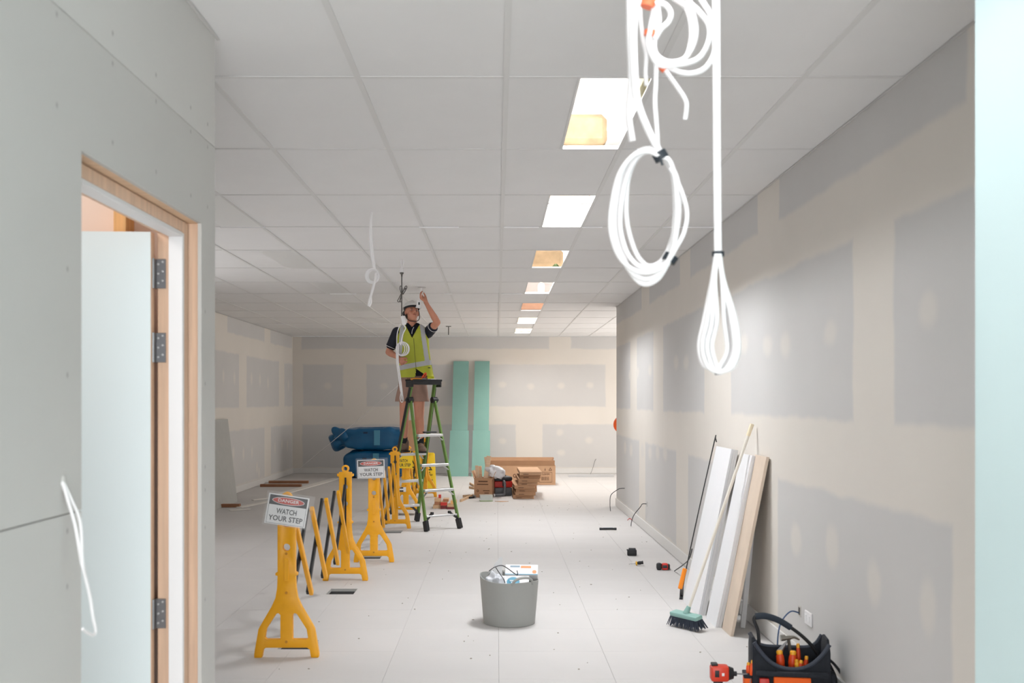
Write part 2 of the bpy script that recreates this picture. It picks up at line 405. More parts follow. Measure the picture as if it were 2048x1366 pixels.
mb = MB(); mb.b2((-4.3, YF, -.075), (XR+.2, BY+.1, -.06)); mb.build('subfloor', DARK, flr)
for s in slots:
    mb = MB(); mb.b2((s[0]-.01, s[2]-.01, -.045), (s[1]+.01, s[3]+.01, -.022)); mb.build('duct_pan', DARK, flr)
mb = MB()
DUCT = mat('duct_wall_grey', (196, 194, 190), .8)
for s in slots:
    for a in ((s[0]+.0005, s[2], s[0]+.004, s[3]-.005), (s[1]-.004, s[2], s[1]-.0005, s[3]-.005), (s[0]+.0005, s[3]-.004, s[1]-.0005, s[3]-.0005)):
        d = MB(); d.b2((a[0], a[1], -.05), (a[2], a[3], -.001)); d.build('duct_side', DUCT, flr)
# ---- skirtings
def skirt(name, p0, p1, top=.11, tk=.014):
    mb = MB(); mb.b2((p0[0], p0[1], 0.004), (p1[0], p1[1], top), .003); return struct(mb.build(name, SKIRT))
skirt('baseboard_right', (WX-.014, 2.44), (WX-.0005, RY+.014))
skirt('baseboard_back', (XL+.002, BY-.014), (XR-.002, BY-.0005))
skirt('baseboard_left_far', (XL+.0005, CORN+.02), (XL+.014, BY-.016))
skirt('baseboard_right_end', (WX, RY+.0005), (XR-.002, RY+.014))

# ---- suspended ceiling
ce = empty('ceiling', (0, 0, ZC), kind='structure')
K0, K1 = -6, 14
tx = [XT+.6*i for i in range(-7, 4)]              # main tees
cols = [(XL, tx[0])]+[(tx[i], tx[i+1]) for i in range(len(tx)-1)]+[(tx[-1], tx[-1]+.0)]
HOLES = [-2, 0, 2, 4, 6, 8, 10, 12]; PAN = [2, 4, 6, 8, 10]
tm = {}
def tile(x0, x1, y0, y1, name='ceiling_tile', m=TILE, dz=.003):
    key = (round(x1-x0, 3), round(y1-y0, 3), name)
    if key not in tm:
        mb = MB(); mb.b2((.0015, .0015, 0), (x1-x0-.0015, y1-y0-.0015, .014), .001); tm[key] = mb.mesh(name, m)
    return obj(name, tm[key], ce, (x0, y0, dz))
PANM = mat('light_panel_opal', (236, 236, 234), .35)
rest = MB()
for k in range(K0, K1):
    y0, y1 = Y0T+1.2*k, min(Y0T+1.2*(k+1), BY)
    if y1-y0 < .02: continue
    for i in range(-7, 8):
        x0, x1 = XT+.6*i, XT+.6*(i+1)
        x0, x1 = max(x0, XL), min(x1, XR)
        if x1-x0 < .02: continue
        if y1 < RY:
            if x0 > WX: continue
            x1 = min(x1, WX)
        if y1 < CORN and x1 <= LX-.0: 
            rest.b2((x0+.002, y0+.002, ZC+.003), (x1-.002, y1-.002, ZC+.017)); continue
        if i == 0 and k in HOLES: tile(x0, x0+.302, y0, y1); continue
        if i == -4 and k in PAN:
            tile(x0, x0+.30, y0, y1); tile(x0+.30, x1, y0, y1, 'light_panel', PANM, -.002); continue
        tile(x0, x1, y0, y1)
o = rest.build('ceiling_tiles_rest', TILE, ce); o['kind'] = 'stuff'
YE = {True: BY}
for i in range(-6, 8):
    x = XT+.6*i
    if x > XR: continue
    ya = YF if x < WX else RY
    mb = MB(); mb.b2((x-.012, ya, ZC-.0015), (x+.012, BY-.01, ZC+.0025)); mb.b2((x-.001, ya, ZC+.0025), (x+.001, BY-.01, ZC+.03)); mb.build('main_tee', TEE, ce)
for k in range(K0+1, K1):
    y = Y0T+1.2*k
    mb = MB(); mb.b2((XL, y-.012, ZC-.0005), (WX if y < RY else XR, y+.012, ZC+.0023)); mb.build('cross_tee', TEE, ce)
for k in HOLES:                                   # short tees round the open slots
    y0, y1 = Y0T+1.2*k, Y0T+1.2*(k+1)
    mb = MB(); mb.b2((XT+.290, y0+.012, ZC-.001), (XT+.302, y1-.012, ZC+.0023)); mb.b2((XT+.3005, y0+.012, ZC+.0025), (XT+.302, y1-.012, ZC+.03)); mb.build('slot_tee', TEE, ce)
# near-white strips that imitate light leaking between the tiles
for k, a, b in ((3, 440, 530), (3, 838, 918), (3, 1008, 1078), (3, 1164, 1205), (3, 1325, 1428), (7, 660, 713), (7, 888, 903), (7, 1003, 1047), (11, 550, 577), (11, 718, 756), (11, 760, 790), (11, 922, 932)):
    y = Y0T+1.2*k-.014; yp = VY-F*1.311/y
    p, q = at(a, yp, y), at(b, yp, y)
    mb = MB(); mb.b2((p.x, y-.001, ZC-.0085), (q.x, y+.002, ZC+.0005)); mb.build('light_leak_strip', LEAKW, ce)
# wall angles
TRIMM = mat('wall_angle', (206, 204, 201), .6)
for nm, p0, p1 in (('trim_1', (WX-.012, 1.0, ZC-.003), (WX-.0005, RY, ZC-.0012)), ('trim_2', (LX+.0005, YF, ZC-.004), (LX+.012, CORN+.02, ZC-.0012)), ('trim_3', (XL+.001, BY-.008, ZC-.0018), (XR, BY-.0005, ZC-.0012)), ('trim_4', (XL+.0005, CORN, ZC-.004), (XL+.02, BY-.02, ZC-.0012))):
    mb = MB(); mb.b2(p0, p1); struct(mb.build(nm, TRIMM))
# ---- ceiling void: roof lining, purlins, insulation
VOIDM = mat('roof_lining_white', (240, 238, 234), .8)
TAN = mat('insulation_tan', (198, 168, 132), .9, var=.18, scale=7)
PEACH = mat('insulation_peach', (206, 158, 130), .9, var=.12, scale=5)
rf = empty('roof', (0, 0, ZC+.9), kind='structure')
mb = MB(); mb.b2((XL-.1, YF, ZC+.95), (XR+.1, BY+.1, ZC+1.0)); mb.build('roof_sheet', VOIDM, rf)
for p0, p1 in (((XL-.12, YF, ZC+.02), (XL, BY, ZC+.95)), ((XR, YF, ZC+.02), (XR+.12, BY, ZC+.95)), ((XL, BY, ZC+.02), (XR, BY+.1, ZC+.95)), ((XL, YF-.1, ZC+.02), (XR, YF, ZC+.95))):
    mb = MB(); mb.b2(p0, p1); mb.build('parapet', VOIDM, rf)
mb = MB(); mb.b2((WX+.13, YF, ZC+.002), (XR, RY-.01, ZC+.01)); mb.build('void_deck', VOIDM, rf)
for y in (6.35, 8.75, 11.1, 13.5, 15.9, 18.3):
    mb = MB(); mb.b2((XL, y, ZC+.36), (XR, y+.06, ZC+.52)); mb.build('purlin', WHITE, rf)
def batt(x0, x1, y0, y1, z0, z1, m):
    mb = MB(); mb.b2((x0, y0, ZC+z0), (x1, y1, ZC+z1), .03); mb.build('insulation_batt', m, rf, True)
batt(.33, .61, 5.75, 6.2, .115, .285, mat('insulation_brown', (146, 122, 92), .9, var=.3, scale=9)); batt(.2, .8, 5.75, 6.2, .02, .112, VOIDM); batt(.62, .66, 4.3, 4.7, .02, .2, mat('void_olive', (120, 112, 84), .9))
batt(.1, .72, 7.65, 7.95, .24, .34, PEACH); batt(.56, .64, 10.6, 10.9, .02, .10, mat('void_green', (96, 112, 70), .9))
batt(.2, .7, 11.0, 11.3, .12, .3, TAN); batt(.52, .6, 13.1, 13.4, .03, .2, TAN); batt(.1, .8, 15.6, 15.9, .05, .3, PEACH); batt(.1, .8, 18.2, 18.5, .06, .3, TAN); batt(.3, .8, 20.2, 20.5, .06, .3, TAN)

# ================================================================ HANGING CABLES
TAPE = mat('black_tape', (38, 46, 54), .5); TAPEO = mat('orange_tape', (240, 120, 80), .5)
def wire(name, pts, r, m, parent=None, sub=6, seg=7, closed=False):
    mb = MB(); mb.tube(pts, r, sub, seg, None, closed); return mb.build(name, m, parent, True)
def pix(lst, Y, dY=0.0): return [at(x, y, Y+(i*dY if dY else 0)) for i, (x, y) in enumerate(lst)]
def tape(parent, x, y, Y, r, dirn, ln, m=TAPE):
    c = at(x, y, Y); d = Vector(dirn).normalized()*ln/2
    mb = MB(); mb.cone(c-d, c+d, r, seg=12); return mb.build('tape', m, parent, True)
R = .0068
# the big oval coil
Y = 2.74
q = empty('cable_coil', at(1268, -40, Y), 0, 'big oval coil of white cable taped black, hanging in the foreground', 'cable')
drop = [(1270, -75), (1270, -20), (1264, 60), (1266, 140), (1272, 200), (1292, 255), (1318, 306)]
wire('cable', pix(drop, Y), R, CABLE, q); wire('cable', [p+Vector((.009, .01, 0)) for p in pix(drop, Y)], R, CABLE, q)
loop = [(1320, 308), (1292, 300), (1262, 316), (1240, 355), (1230, 410), (1229, 462), (1242, 512), (1264, 545), (1292, 558), (1322, 546), (1341, 515), (1352, 470), (1357, 420), (1352, 362), (1338, 326)]
def warp(lp, cx, cy, sx, sy, tw): return [(cx+(x-cx)*sx+tw*math.sin(i*.9), cy+(y-cy)*sy+tw*math.cos(i*1.1)) for i, (x, y) in enumerate(lp)]
for i, (sx, sy, tw, dy, off) in enumerate(((1, 1, 0, 0, 0), (.86, .93, 3.5, .012, 6), (.95, 1.03, -4, .024, -3), (1.04, .96, 4, -.012, 0), (.82, .88, -4, .03, 14))):
    L_ = warp(loop, 1322, 318, sx, sy, tw); L_ = [(x+off*.3, y) for x, y in L_]
    wire('cable_loop', pix(L_, Y+dy), R, CABLE, q, closed=True)
wire('cable_loop', pix([(1340, 335), (1362, 380), (1374, 425), (1368, 465), (1350, 500), (1338, 520), (1322, 541)], Y-.01), R*.9, CABLE, q)
wire('cable', pix([(1312, 105), (1312, 160), (1310, 205), (1314, 260), (1316, 305)], Y+.02), R*.9, CABLE, q)
tape(q, 1321, 312, Y, .02, (.45, 0, -.8), .022); tape(q, 1340, 517, Y+.01, .019, (.5, 0, .8), .02)
mb = MB(); mb.bar(at(1321, 318, Y-.02), at(1325, 330, Y-.02), .004, .006); mb.build('tape_end', TAPE, q)
# the tangled coil at the top of the frame
Y = 2.62
q = empty('cable_coil', at(1300, -40, Y), 0, 'tangled white cable loops with orange tape at the top edge', 'cable')
l1 = [(1304, -60), (1306, -10), (1311, 35), (1301, 72), (1304, 104), (1328, 124), (1362, 122), (1384, 95), (1392, 60), (1382, 20), (1352, -6), (1350, -60)]
l2 = [(1312, -60), (1314, 0), (1318, 45), (1309, 80), (1312, 108), (1336, 124), (1368, 118), (1380, 92), (1383, 58), (1372, 15), (1340, -12), (1338, -60)]
l3 = [(1308, -60), (1308, 10), (1300, 60), (1297, 92), (1316, 128), (1352, 130), (1395, 118), (1416, 86), (1418, 52), (1400, 25), (1376, -2), (1362, -60)]
l4 = [(1390, -60), (1400, -8), (1420, 28), (1428, 70), (1428, 108), (1408, 138), (1376, 147), (1344, 138), (1320, 126)]
l5 = [(1310, 8), (1328, 8), (1341, 24), (1338, 42), (1322, 58), (1310, 78)]
for l_, d in ((l1, 0), (l2, .02), (l3, -.02), (l4, .01), (l5, -.03)): wire('cable_loop', pix(l_, Y+d), R, CABLE, q)
wire('cable_end', pix([(1316, 122), (1330, 140), (1352, 170), (1371, 200), (1373, 218), (1370, 239)], Y), R*.85, CABLE, q)
wire('cable_end', pix([(1282, -60), (1280, 20), (1285, 75), (1292, 110), (1291, 145), (1293, 171)], Y+.03), R*.8, CABLE, q)
tape(q, 1297, 6, Y-.02, .018, (.3, 0, 1), .022, TAPEO); tape(q, 1299, 66, Y-.01, .014, (.1, 0, 1), .012, TAPEO); tape(q, 1326, 136, Y, .0095, (.6, 0, -.7), .016, TAPEO)
# fat short end beside the light slot
q = wire('cable_end', pix([(1259, -60), (1259, 60), (1262, 150), (1258, 215), (1259, 245), (1265, 283)], 2.80), .0095, CABLE)
tag(q, 'thick short white cable end hanging left of the oval coil', 'cable')
# the long straight drop with a tied bunch of loops
Y = 2.70
q = empty('cable_bunch', at(1433, -40, Y), 0, 'long straight white cable ending in a tied hanging bunch of loops', 'cable')
for d in (-3.2, 3.2): wire('cable', pix([(1432+d, -70), (1433+d, 100), (1434+d, 300), (1436+d, 515)], Y+d*.002), R*.85, CABLE, q)
for i in range(9):
    t = i/8; a = -1+2*t; xl = 1400+26*t; xr = 1478-24*t*t; yb = 746-8*abs(a)
    wire('cable_loop', pix([(1432+3*t, 508), (1424+6*t, 560), (xl+8, 640), (xl-2, 690), (xl+6, 728), (1428+10*t, yb), (xr-16, 738-3*t), (xr, 700), (xr-6, 640), (1448-4*t, 560), (1440-3*t, 508)], Y+.024*math.sin(i*2.1)), R*.82, CABLE, q)
tape(q, 1436, 508, Y, .016, (0, 0, 1), .012); tape(q, 1434, 741, Y-.01, .011, (1, 0, .1), .012)
# knotted cable half way down the room
Y = 7.2
q = empty('cable_knot', at(743, 425, Y), 0, 'knotted white cable hanging from a ceiling hole left of the worker', 'cable')
wire('cable', pix([(744, 421), (741, 450), (740, 475), (743, 510), (748, 540)], Y), .008, CABLE, q); wire('cable', pix([(743, 421), (742, 455), (743, 480), (746, 510), (750, 540)], Y+.01), .008, CABLE, q)
for rr, dx, dy in ((12, 0, 0), (11, 1.5, 1), (13, -.5, 1)):
    wire('cable_loop', pix([(745+dx+rr*math.cos(a), 551+dy+rr*1.1*math.sin(a)) for a in [i*math.pi/5 for i in range(10)]], Y+dx*.01), .0068, CABLE, q, closed=True)
wire('cable', pix([(752, 545), (749, 565), (744, 585), (739, 600), (737, 612)], Y-.02), .008, CABLE, q); wire('cable', pix([(753, 550), (747, 570), (742, 592), (742, 604), (738, 613)], Y-.015), .008, CABLE, q)
# hanging extension socket
Y = 9.6
q = empty('pendant_socket', at(803, 520, Y), 0, 'white pendant socket with a bundled grey lead beside the worker', 'lead')
LEAD = mat('grey_lead', (88, 84, 80), .5)
wire('cord', pix([(803, 517), (802, 525), (803, 536)], Y), .004, CABLE, q); wire('cord', pix([(806, 517), (807, 525), (804, 536)], Y), .004, CABLE, q)
mb = MB(); mb.box(at(803.5, 541, Y), (.036, .03, .044), None, .006, 2); mb.build('socket', WHITE, q)
mb = MB(); mb.cone(at(803.5, 545, Y), at(803.5, 548, Y), .02, .016, 10); mb.cone(at(803.5, 548, Y), at(803.5, 554, Y), .01, .006, 10); mb.build('plug', LEAD, q, True)
wire('lead', pix([(803.5, 552), (803.5, 580), (803.3, 632)], Y), .0055, LEAD, q)
for c in ([(803, 588), (800, 578), (801, 572), (804, 575), (805, 588)], [(804, 588), (810, 574), (813, 572), (813, 577), (806, 589)], [(803, 586), (797, 598), (795, 602), (799, 603), (804, 590)], [(804, 587), (800, 600), (802, 604), (804, 598), (803, 588)], [(803, 589), (808, 580), (811, 576), (810, 583), (804, 589)]):
    wire('lead_loop', pix(c, Y-.02), .004, LEAD, q)
mb = MB(); mb.box(at(807, 641, Y), (.036, .03, .085), Matrix.Rotation(math.radians(-12), 3, 'Y'), .008, 2); mb.build('trailing_socket', WHITE, q)
wire('cord', pix([(808, 650), (811, 657), (806, 668), (801, 690)], Y), .005, CABLE, q)
# little hanger near the back wall
Y = 18.0
q = empty('ceiling_hanger', (at(897, 650, Y).x, Y, ZC), 0, 'small grey bracket hanging from the ceiling near the back wall', 'bracket')
mb = MB(); mb.box((at(897, 650, Y).x, Y, ZC-.007), (.09, .05, .008)); mb.build('plate', LEAD, q)
mb = MB(); mb.cone((at(897, 650, Y).x, Y, ZC-.15), (at(897, 650, Y).x, Y, ZC-.01), .008, seg=8); mb.build('rod', LEAD, q)

# ================================================================ EXPANDING BARRIERS
def circ(cx, cz, r, n=14): return [(cx+r*math.cos(2*math.pi*i/n), cz+r*math.sin(2*math.pi*i/n)) for i in range(n)]
half = [(.0, .056), (.115, .056), (.130, .046), (.138, .0), (.18, .0), (.181, .02), (.157, .16), (.148, .178), (.085, .285), (.062, .335), (.053, .39), (.05, .46), (.062, .462), (.062, .475), (.05, .482), (.05, .835), (.066, .84), (.066, .862), (.056, .855), (.05, .872), (.02, .876)]
ring = [(.03*math.cos(a), .90+.03*math.sin(a)) for a in [math.radians(d) for d in (-35, -10, 20, 50, 80, 100, 130, 160, 190, 215)]]
outline = half[1:]+ring+[(-x, z) for x, z in reversed(half[1:])]
win = [(.034, .103), (.112, .103), (.121, .112), (.113, .160), (.058, .246), (.045, .250), (.034, .240)]
def post_mesh():
    mb = MB(); mb.prism(outline, .04, Matrix.Identity(4), [win, [(-x, z) for x, z in reversed(win)], circ(0, .62, .0205), circ(0, .755, .0205), circ(0, .90, .0155)], .003)
    return mb.mesh('post', YEL, True)
PM = post_mesh()
mb = MB(); mb.b2((-.013, -.024, .43), (.013, -.02, .56), .0015); RIBM = mb.mesh('embossed_strip', YEL)
BOLT = mat('bolt_brown', (196, 130, 14), .5)
mb = MB(); mb.cone((0, -.025, 0), (0, -.019, 0), .0075, seg=10); BM = mb.mesh('bolt', BOLT)
def barrier(pA, pB, n, lab):
    d = (pB-pA); d.z = 0; L = d.length; rz = math.atan2(-d.x, d.y)
    q = empty('expanding_barrier', pA, rz, lab, 'barrier', 'yellow expanding barriers along the duct openings')
    for y, fl_ in ((0, 0), (L, 1)):
        p = obj('post', PM, q, (0, y, 0))
        s_ = obj('embossed_strip', RIBM, p)
        for z in (.09, .365, .585): obj('bolt', BM, p, (0, 0, z))
    step = (L-.13)/n; mm = {}
    for i in range(n):
        a = .06+i*step
        for nm, x, z0, z1, m in (('yellow_slat', .032, .77, .24, YEL), ('black_slat', .006, .24, .77, BLACK)):
            mb = MB(); mb.bar((x, a, z0), (x, a+step*.99, z1), .036, .025 if m is YEL else .02, (1, 0, 0), .004)
            if nm not in mm: mm[nm] = mb.mesh(nm, m)
            else: mb.bm.free()
            o = obj(nm, mm[nm], q, (0, i*step, 0))
    mb = MB(); mb.b2((-.004, L-.026, .40), (.010, L-.021, .83)); obj('guide_slot', mb.mesh('guide_slot', BLACK), q)
    return q
P = [fl(574, 1314), fl(691, 1161), fl(748, 1124), fl(790, 1057), fl(812, 1028), fl(850, 994)]
barrier(P[0], P[1], 4, 'nearest yellow expanding barrier with a tilted danger sign')
barrier(P[2], P[3], 4, 'second yellow expanding barrier, left foot of the ladder beside it')
barrier(P[4], P[5], 4, 'farthest yellow expanding barrier, behind the ladder with yellow notice')
# ---- notices
SLEEVE = mat('plastic_sleeve', (245, 245, 245), .12, alpha=.07)
SIGNR = mat('sign_red', (200, 62, 44), .5); SIGNK = mat('sign_black', (40, 40, 44), .5); SIGNW = mat('sign_white', (236, 236, 236), .5)
SIGNY = mat('sign_yellow', (248, 208, 30), .5)
def notice(c, roll, yaw, w_, h_, lab, pitch=0.0):
    q = empty('danger_sign', c, 0, lab, 'sign'); q.rotation_euler = (pitch, roll, yaw)
    def part(nm, mb, m): return obj(nm, mb.mesh(nm, m), q)
    mb = MB(); mb.b2((-w_/2, -.001, -h_/2), (w_/2, .001, h_/2)); paper = part('sheet', mb, SIGNW)
    mb = MB(); mb.b2((-w_/2-.012, -.0034, -h_/2-.008), (w_/2+.03, -.0026, h_/2+.014)); part('sleeve', mb, SLEEVE)
    mb = MB(); mb.b2((-w_*.46, -.0015, h_*.14), (w_*.46, -.0012, h_*.46)); part('header', mb, SIGNK)
    mb = MB(); mb.prism([(w_*.40*math.cos(a), h_*.30+h_*.125*math.sin(a)) for a in [i*math.pi/14 for i in range(28)]], .0003, Matrix.Translation((0, -.0018, 0))); part('oval_rim', mb, SIGNW)
    mb = MB(); mb.prism([(w_*.385*math.cos(a), h_*.30+h_*.108*math.sin(a)) for a in [i*math.pi/14 for i in range(28)]], .0003, Matrix.Translation((0, -.0021, 0))); part('oval', mb, SIGNR)
    B = Matrix.Rotation(math.pi/2, 4, 'X')
    for s_, x, z, sz, wd, m in (('DANGER', 0, .30, .15, .52, SIGNW), ('WATCH', 0, -.06, .24, .5, SIGNK), ('YOUR STEP', 0, -.30, .24, .84, SIGNK)):
        o = text('lettering', s_, h_*sz, m, None, Matrix.Translation((x, -.0023, h_*z)) @ B, w_*wd, depth=.0002); o.parent = q
    for p0, p1 in (((-.46, -.475), (.46, -.465)), ((-.465, -.475), (-.458, .46)), ((.458, -.475), (.465, .46))):
        mb = MB(); mb.b2((w_*p0[0], -.0015, h_*p0[1]), (w_*p1[0], -.0012, h_*p1[1])); part('border', mb, SIGNK)
    return q
notice(at(574, 1021, P[0].y-.045), math.radians(9), math.radians(6), .225, .168, 'tilted white and red danger sign hooked on the nearest barrier', math.radians(-8))
notice(at(742, 938, P[2].y-.045), math.radians(-2), 0, .245, .165, 'level white and red danger sign on the second barrier, before blue bags')
c = at(806, 925, P[4].y-.045)
q = empty('step_notice', c, 0, 'small yellow step notice behind the ladder on the farthest barrier', 'sign')
mb = MB(); mb.b2((-.12, -.001, -.075), (.12, .001, .12)); obj('sheet', mb.mesh('sheet', SIGNY), q)
B = Matrix.Rotation(math.pi/2, 4, 'X')
for s_, z, wd in (('WATCH', .02, .12), ('YOUR STEP', -.035, .2)):
    o = text('lettering', s_, .055, SIGNK, None, Matrix.Translation((0, -.0015, z)) @ B, wd, depth=.0003); o.parent = q
c = at(805, 979, P[4].y-.03)
q = empty('maker_sticker', c, math.radians(0), 'white and black sticker low on the farthest barrier post', 'sticker')
mb = MB(); mb.b2((-.045, -.001, -.03), (.045, .001, .03)); obj('label', mb.mesh('label', SIGNW), q)
mb = MB(); mb.b2((-.045, -.002, .012), (.01, -.0012, .028)); mb.b2((-.045, -.002, -.028), (.012, -.0012, -.01)); obj('print', mb.mesh('print', SIGNK), q)
# ---- yellow folding floor signs
def floor_sign(p, rz, lab):
    q = empty('floor_sign', p, rz, lab, 'sign')
    for s in (-1, 1):
        R3 = Matrix.Rotation(math.radians(-13)*s*-1, 4, 'X')
        M = Matrix.Translation((0, s*.15, 0)) @ Matrix.Rotation(math.radians(13)*s, 4, 'X')
        mb = MB(); mb.prism([(-.15, .0), (-.11, 0), (-.10, .03), (.10, .03), (.11, 0), (.15, 0), (.125, .6), (.105, .62), (-.105, .62), (-.125, .6)], .022, M, [circ(.0, .575, .022, 10)], .003); pn = obj('panel', mb.mesh('panel', SIGNY, True), q)
        if s < 0:
            MF = M @ Matrix.Translation((0, -.0125, 0))
            mb = MB(); mb.prism([(-.085, .33), (.085, .33), (0, .48)], .001, MF, [[(-.055, .348), (.055, .348), (0, .445)]]); obj('triangle', mb.mesh('triangle', SIGNK), pn)
            mb = MB(); mb.prism([(-.006, .37), (.006, .37), (.008, .42), (-.008, .42)], .001, MF); mb.prism(circ(0, .36, .006, 8), .001, MF); obj('exclamation_mark', mb.mesh('exclamation_mark', SIGNK), pn)
            for s_, z, wd in (('LOOK', .29, .11), ('YOUR STEP', .25, .18)):
                o = text('lettering', s_, .036, PRINT, None, MF @ Matrix.Translation((0, -.001, z)) @ B, wd, depth=.0003); o.parent = pn
            mb = MB()
            for i in range(3): mb.prism([(.02+.025*i, .15), (.038+.025*i, .15), (.038+.025*i, .18), (.02+.025*i, .18)], .001, MF)
            obj('pictograms', mb.mesh('pictograms', SIGNK), pn)
    return q
floor_sign(fl(853, 981)+Vector((0, .15, 0)), math.radians(4), 'yellow folding caution sign standing right of the ladder rails')
floor_sign(fl(822, 976)+Vector((0, .3, 0)), math.radians(-3), 'yellow folding sign behind the worker\'s boots')

# ================================================================ STEP LADDER
LC = Vector((-.868, 11.86, 0)); 
FA1, FA2, FB2 = fl(865, 1062), fl(931, 1056), fl(823, 1044)
u = (FA2-FA1); v = (FB2-FA2); LC = (FA1+FB2)/2; la = math.atan2(u.y, u.x); hw = u.length/2; hs = v.length/2
LZ = HC+(VY-800)/F*LC.y; TZ = HC+(VY-762)/F*LC.y
q = empty('step_ladder', LC, la, 'green fibreglass double-sided step ladder under the worker', 'ladder')
twd = .165; zf = .10
def railpt(side, sx, z):
    t = z/LZ; return Vector((sx*(hw+(twd-hw)*t), side*(hs*(1-t)+.02*t), z))
for side in (-1, 1):
    for sx in (-1, 1):
        top = railpt(side, sx, LZ if side < 0 else TZ-.02)
        mb = MB(); mb.bar(railpt(side, sx, zf), top, .022, .05 if side > 0 else .042, (0, 1, 0), .004)
        r_ = obj('rail', mb.mesh('rail', GREEN, True), q)
        if side > 0:
            mb = MB(); mb.bar(railpt(side, sx*1.0, .55)+Vector((sx*.0145, 0, 0)), railpt(side, sx, 1.6)+Vector((sx*.0145, 0, 0)), .003, .045, (0, 1, 0)); obj('black_decal', mb.mesh('black_decal', BLACK), r_)
        mb = MB(); mb.bar(railpt(side, sx, .0)+Vector((0, side*.004, .004)), railpt(side, sx, zf+.015), .042, .07, (0, 1, 0), .006); obj('rubber_foot', mb.mesh('rubber_foot', BLACK), q)
        b0 = railpt(side, sx, .11); b1 = railpt(side, sx, .19); b1.x -= sx*.10
        mb = MB(); mb.bar(b0, b1, .018, .035, (0, 1, 0), .003); mb.box(b1, (.03, .03, .03), None, .003); obj('foot_brace', mb.mesh('foot_brace', BLACK), q)
        if side < 0:
            mb = MB(); mb.cone(railpt(1, sx, LZ)+Vector((-sx*.03, -.03, 0)), railpt(1, sx, LZ)+Vector((sx*.035, -.03, 0)), .036, seg=14); mb.cone(railpt(1, sx, LZ)+Vector((sx*.03, -.03, 0)), railpt(1, sx, LZ)+Vector((sx*.055, -.03, 0)), .018, seg=10); obj('hinge', mb.mesh('hinge', BLACK, True), q)
ZA = (.17, .455, .735, 1.07); ZB = (.22, .52, .84)
for side, zs in ((-1, ZA), (1, ZB)):
    for i, z in enumerate(zs):
        a, b = railpt(side, -1, z), railpt(side, 1, z)
        dp, th = (.02, .022) if (i == 0 and side < 0) else (.085, .03)
        mb = MB(); mb.box((a+b)/2+Vector((0, side*.012, -th/2)), ((b-a).length-.024, dp, th), None, .003); st = obj('step', mb.mesh('step', ALU), q)
        if i:
            for sx in (-1, 1):
                e = railpt(side, sx, z); mb = MB(); mb.bar(e+Vector((-sx*.06, side*.02, -.03)), railpt(side, sx, z-.075)+Vector((-sx*.012, side*.02, 0)), .006, .03, (0, 1, 0)); obj('step_brace', mb.mesh('step_brace', ALU), st)
        elif side < 0:
            mb = MB(); mb.box((a+b)/2+Vector((-.02, -.0125, -.011)), (.05, .001, .018)); obj('orange_label', mb.mesh('orange_label', ORANGE), st)
            mb = MB(); mb.box((a+b)/2+Vector((.03, -.0125, -.011)), (.045, .001, .018)); obj('grey_label', mb.mesh('grey_label', STEEL), st)
a, b = railpt(-1, -1, 1.085), railpt(-1, 1, 1.085)
mb = MB(); mb.box((a+b)/2+Vector((.02, -.01, .006)), (.17, .05, .018), None, .005); obj('platform_latch', mb.mesh('platform_latch', BLACK), q)
tc = Vector((0, railpt(1, 1, TZ).y, TZ))
mb = MB(); mb.box(tc+Vector((0, 0, -.022)), (.39, .165, .042), None, .008, 2); mb.box(tc+Vector((0, -.08, .006)), (.40, .012, .022), None, .003); mb.box(tc+Vector((0, .08, .006)), (.40, .012, .022), None, .003)
for sx in (-1, 1): mb.box(tc+Vector((sx*.192, 0, -.034)), (.020, .14, .075), None, .004)
obj('top_tray', mb.mesh('top_tray', BLACK), q)
RL = Matrix.Rotation(la, 4, 'Z'); TT = Matrix.Translation(LC) @ RL @ Matrix.Translation(tc)
# tools on the tray
TO = mat('handle_amber', (236, 150, 30), .4); REDO = mat('handle_red_orange', (214, 70, 24), .4)
q = empty('pliers', TT @ Vector((-.06, 0, .006)), la, 'orange-handled pliers standing on the ladder tray', 'pliers')
mb = MB(); mb.tube([(-.11, .0, .012), (-.05, .02, .018), (.03, .012, .014)], .010, 5, 8); mb.tube([(-.11, -.02, .012), (-.05, -.02, .018), (.03, -.006, .014)], .010, 5, 8); obj('handle', mb.mesh('handle', TO, True), q)
mb = MB(); mb.tube([(.03, 0, .012), (.05, .0, .05), (.085, .0, .085), (.09, 0, .06), (.06, 0, .03)], .009, 5, 8); obj('grip', mb.mesh('grip', REDO, True), q)
mb = MB(); mb.box((.055, 0, .014), (.06, .03, .02), None, .004); obj('jaw', mb.mesh('jaw', STEEL), q)
mb = MB(); mb.cone(TT @ Vector((.10, .0, .012)), TT @ Vector((.17, .0, .012)), .012, seg=12); tag(mb.build('tape_roll', PAPER, None, True), 'small white roll lying on the ladder tray', 'roll')

# ================================================================ FAR END OF THE ROOM
def pillow(mb, c, size, e=.45, rot=None, noise=.0, nu=28, nv=18, seed=1, fq=6):
    """rounded box: superellipsoid with soft random dents"""
    from mathutils import noise as NZ
    def sg(v, p): return math.copysign(abs(v)**p, v)
    rings = []
    for i in range(1, nv):
        ph = -math.pi/2+math.pi*i/nv; r = []
        for j in range(nu):
            th = 2*math.pi*j/nu
            p = Vector((sg(math.cos(ph), e)*sg(math.cos(th), e)*size[0]/2, sg(math.cos(ph), e)*sg(math.sin(th), e)*size[1]/2, sg(math.sin(ph), e)*size[2]/2))
            if noise: p *= 1+noise*NZ.noise(p*fq+Vector((seed, seed*2, 0)))
            if rot is not None: p = rot @ p
            r.append(Vector(c)+p)
        rings.append(r)
    return mb.loft(rings)
BLUE = mat('blue_plastic_bag', (6, 92, 140), .35, var=.10, scale=5, bump=.5)
BLUEL = mat('pale_blue_tape', (78, 150, 182), .4)
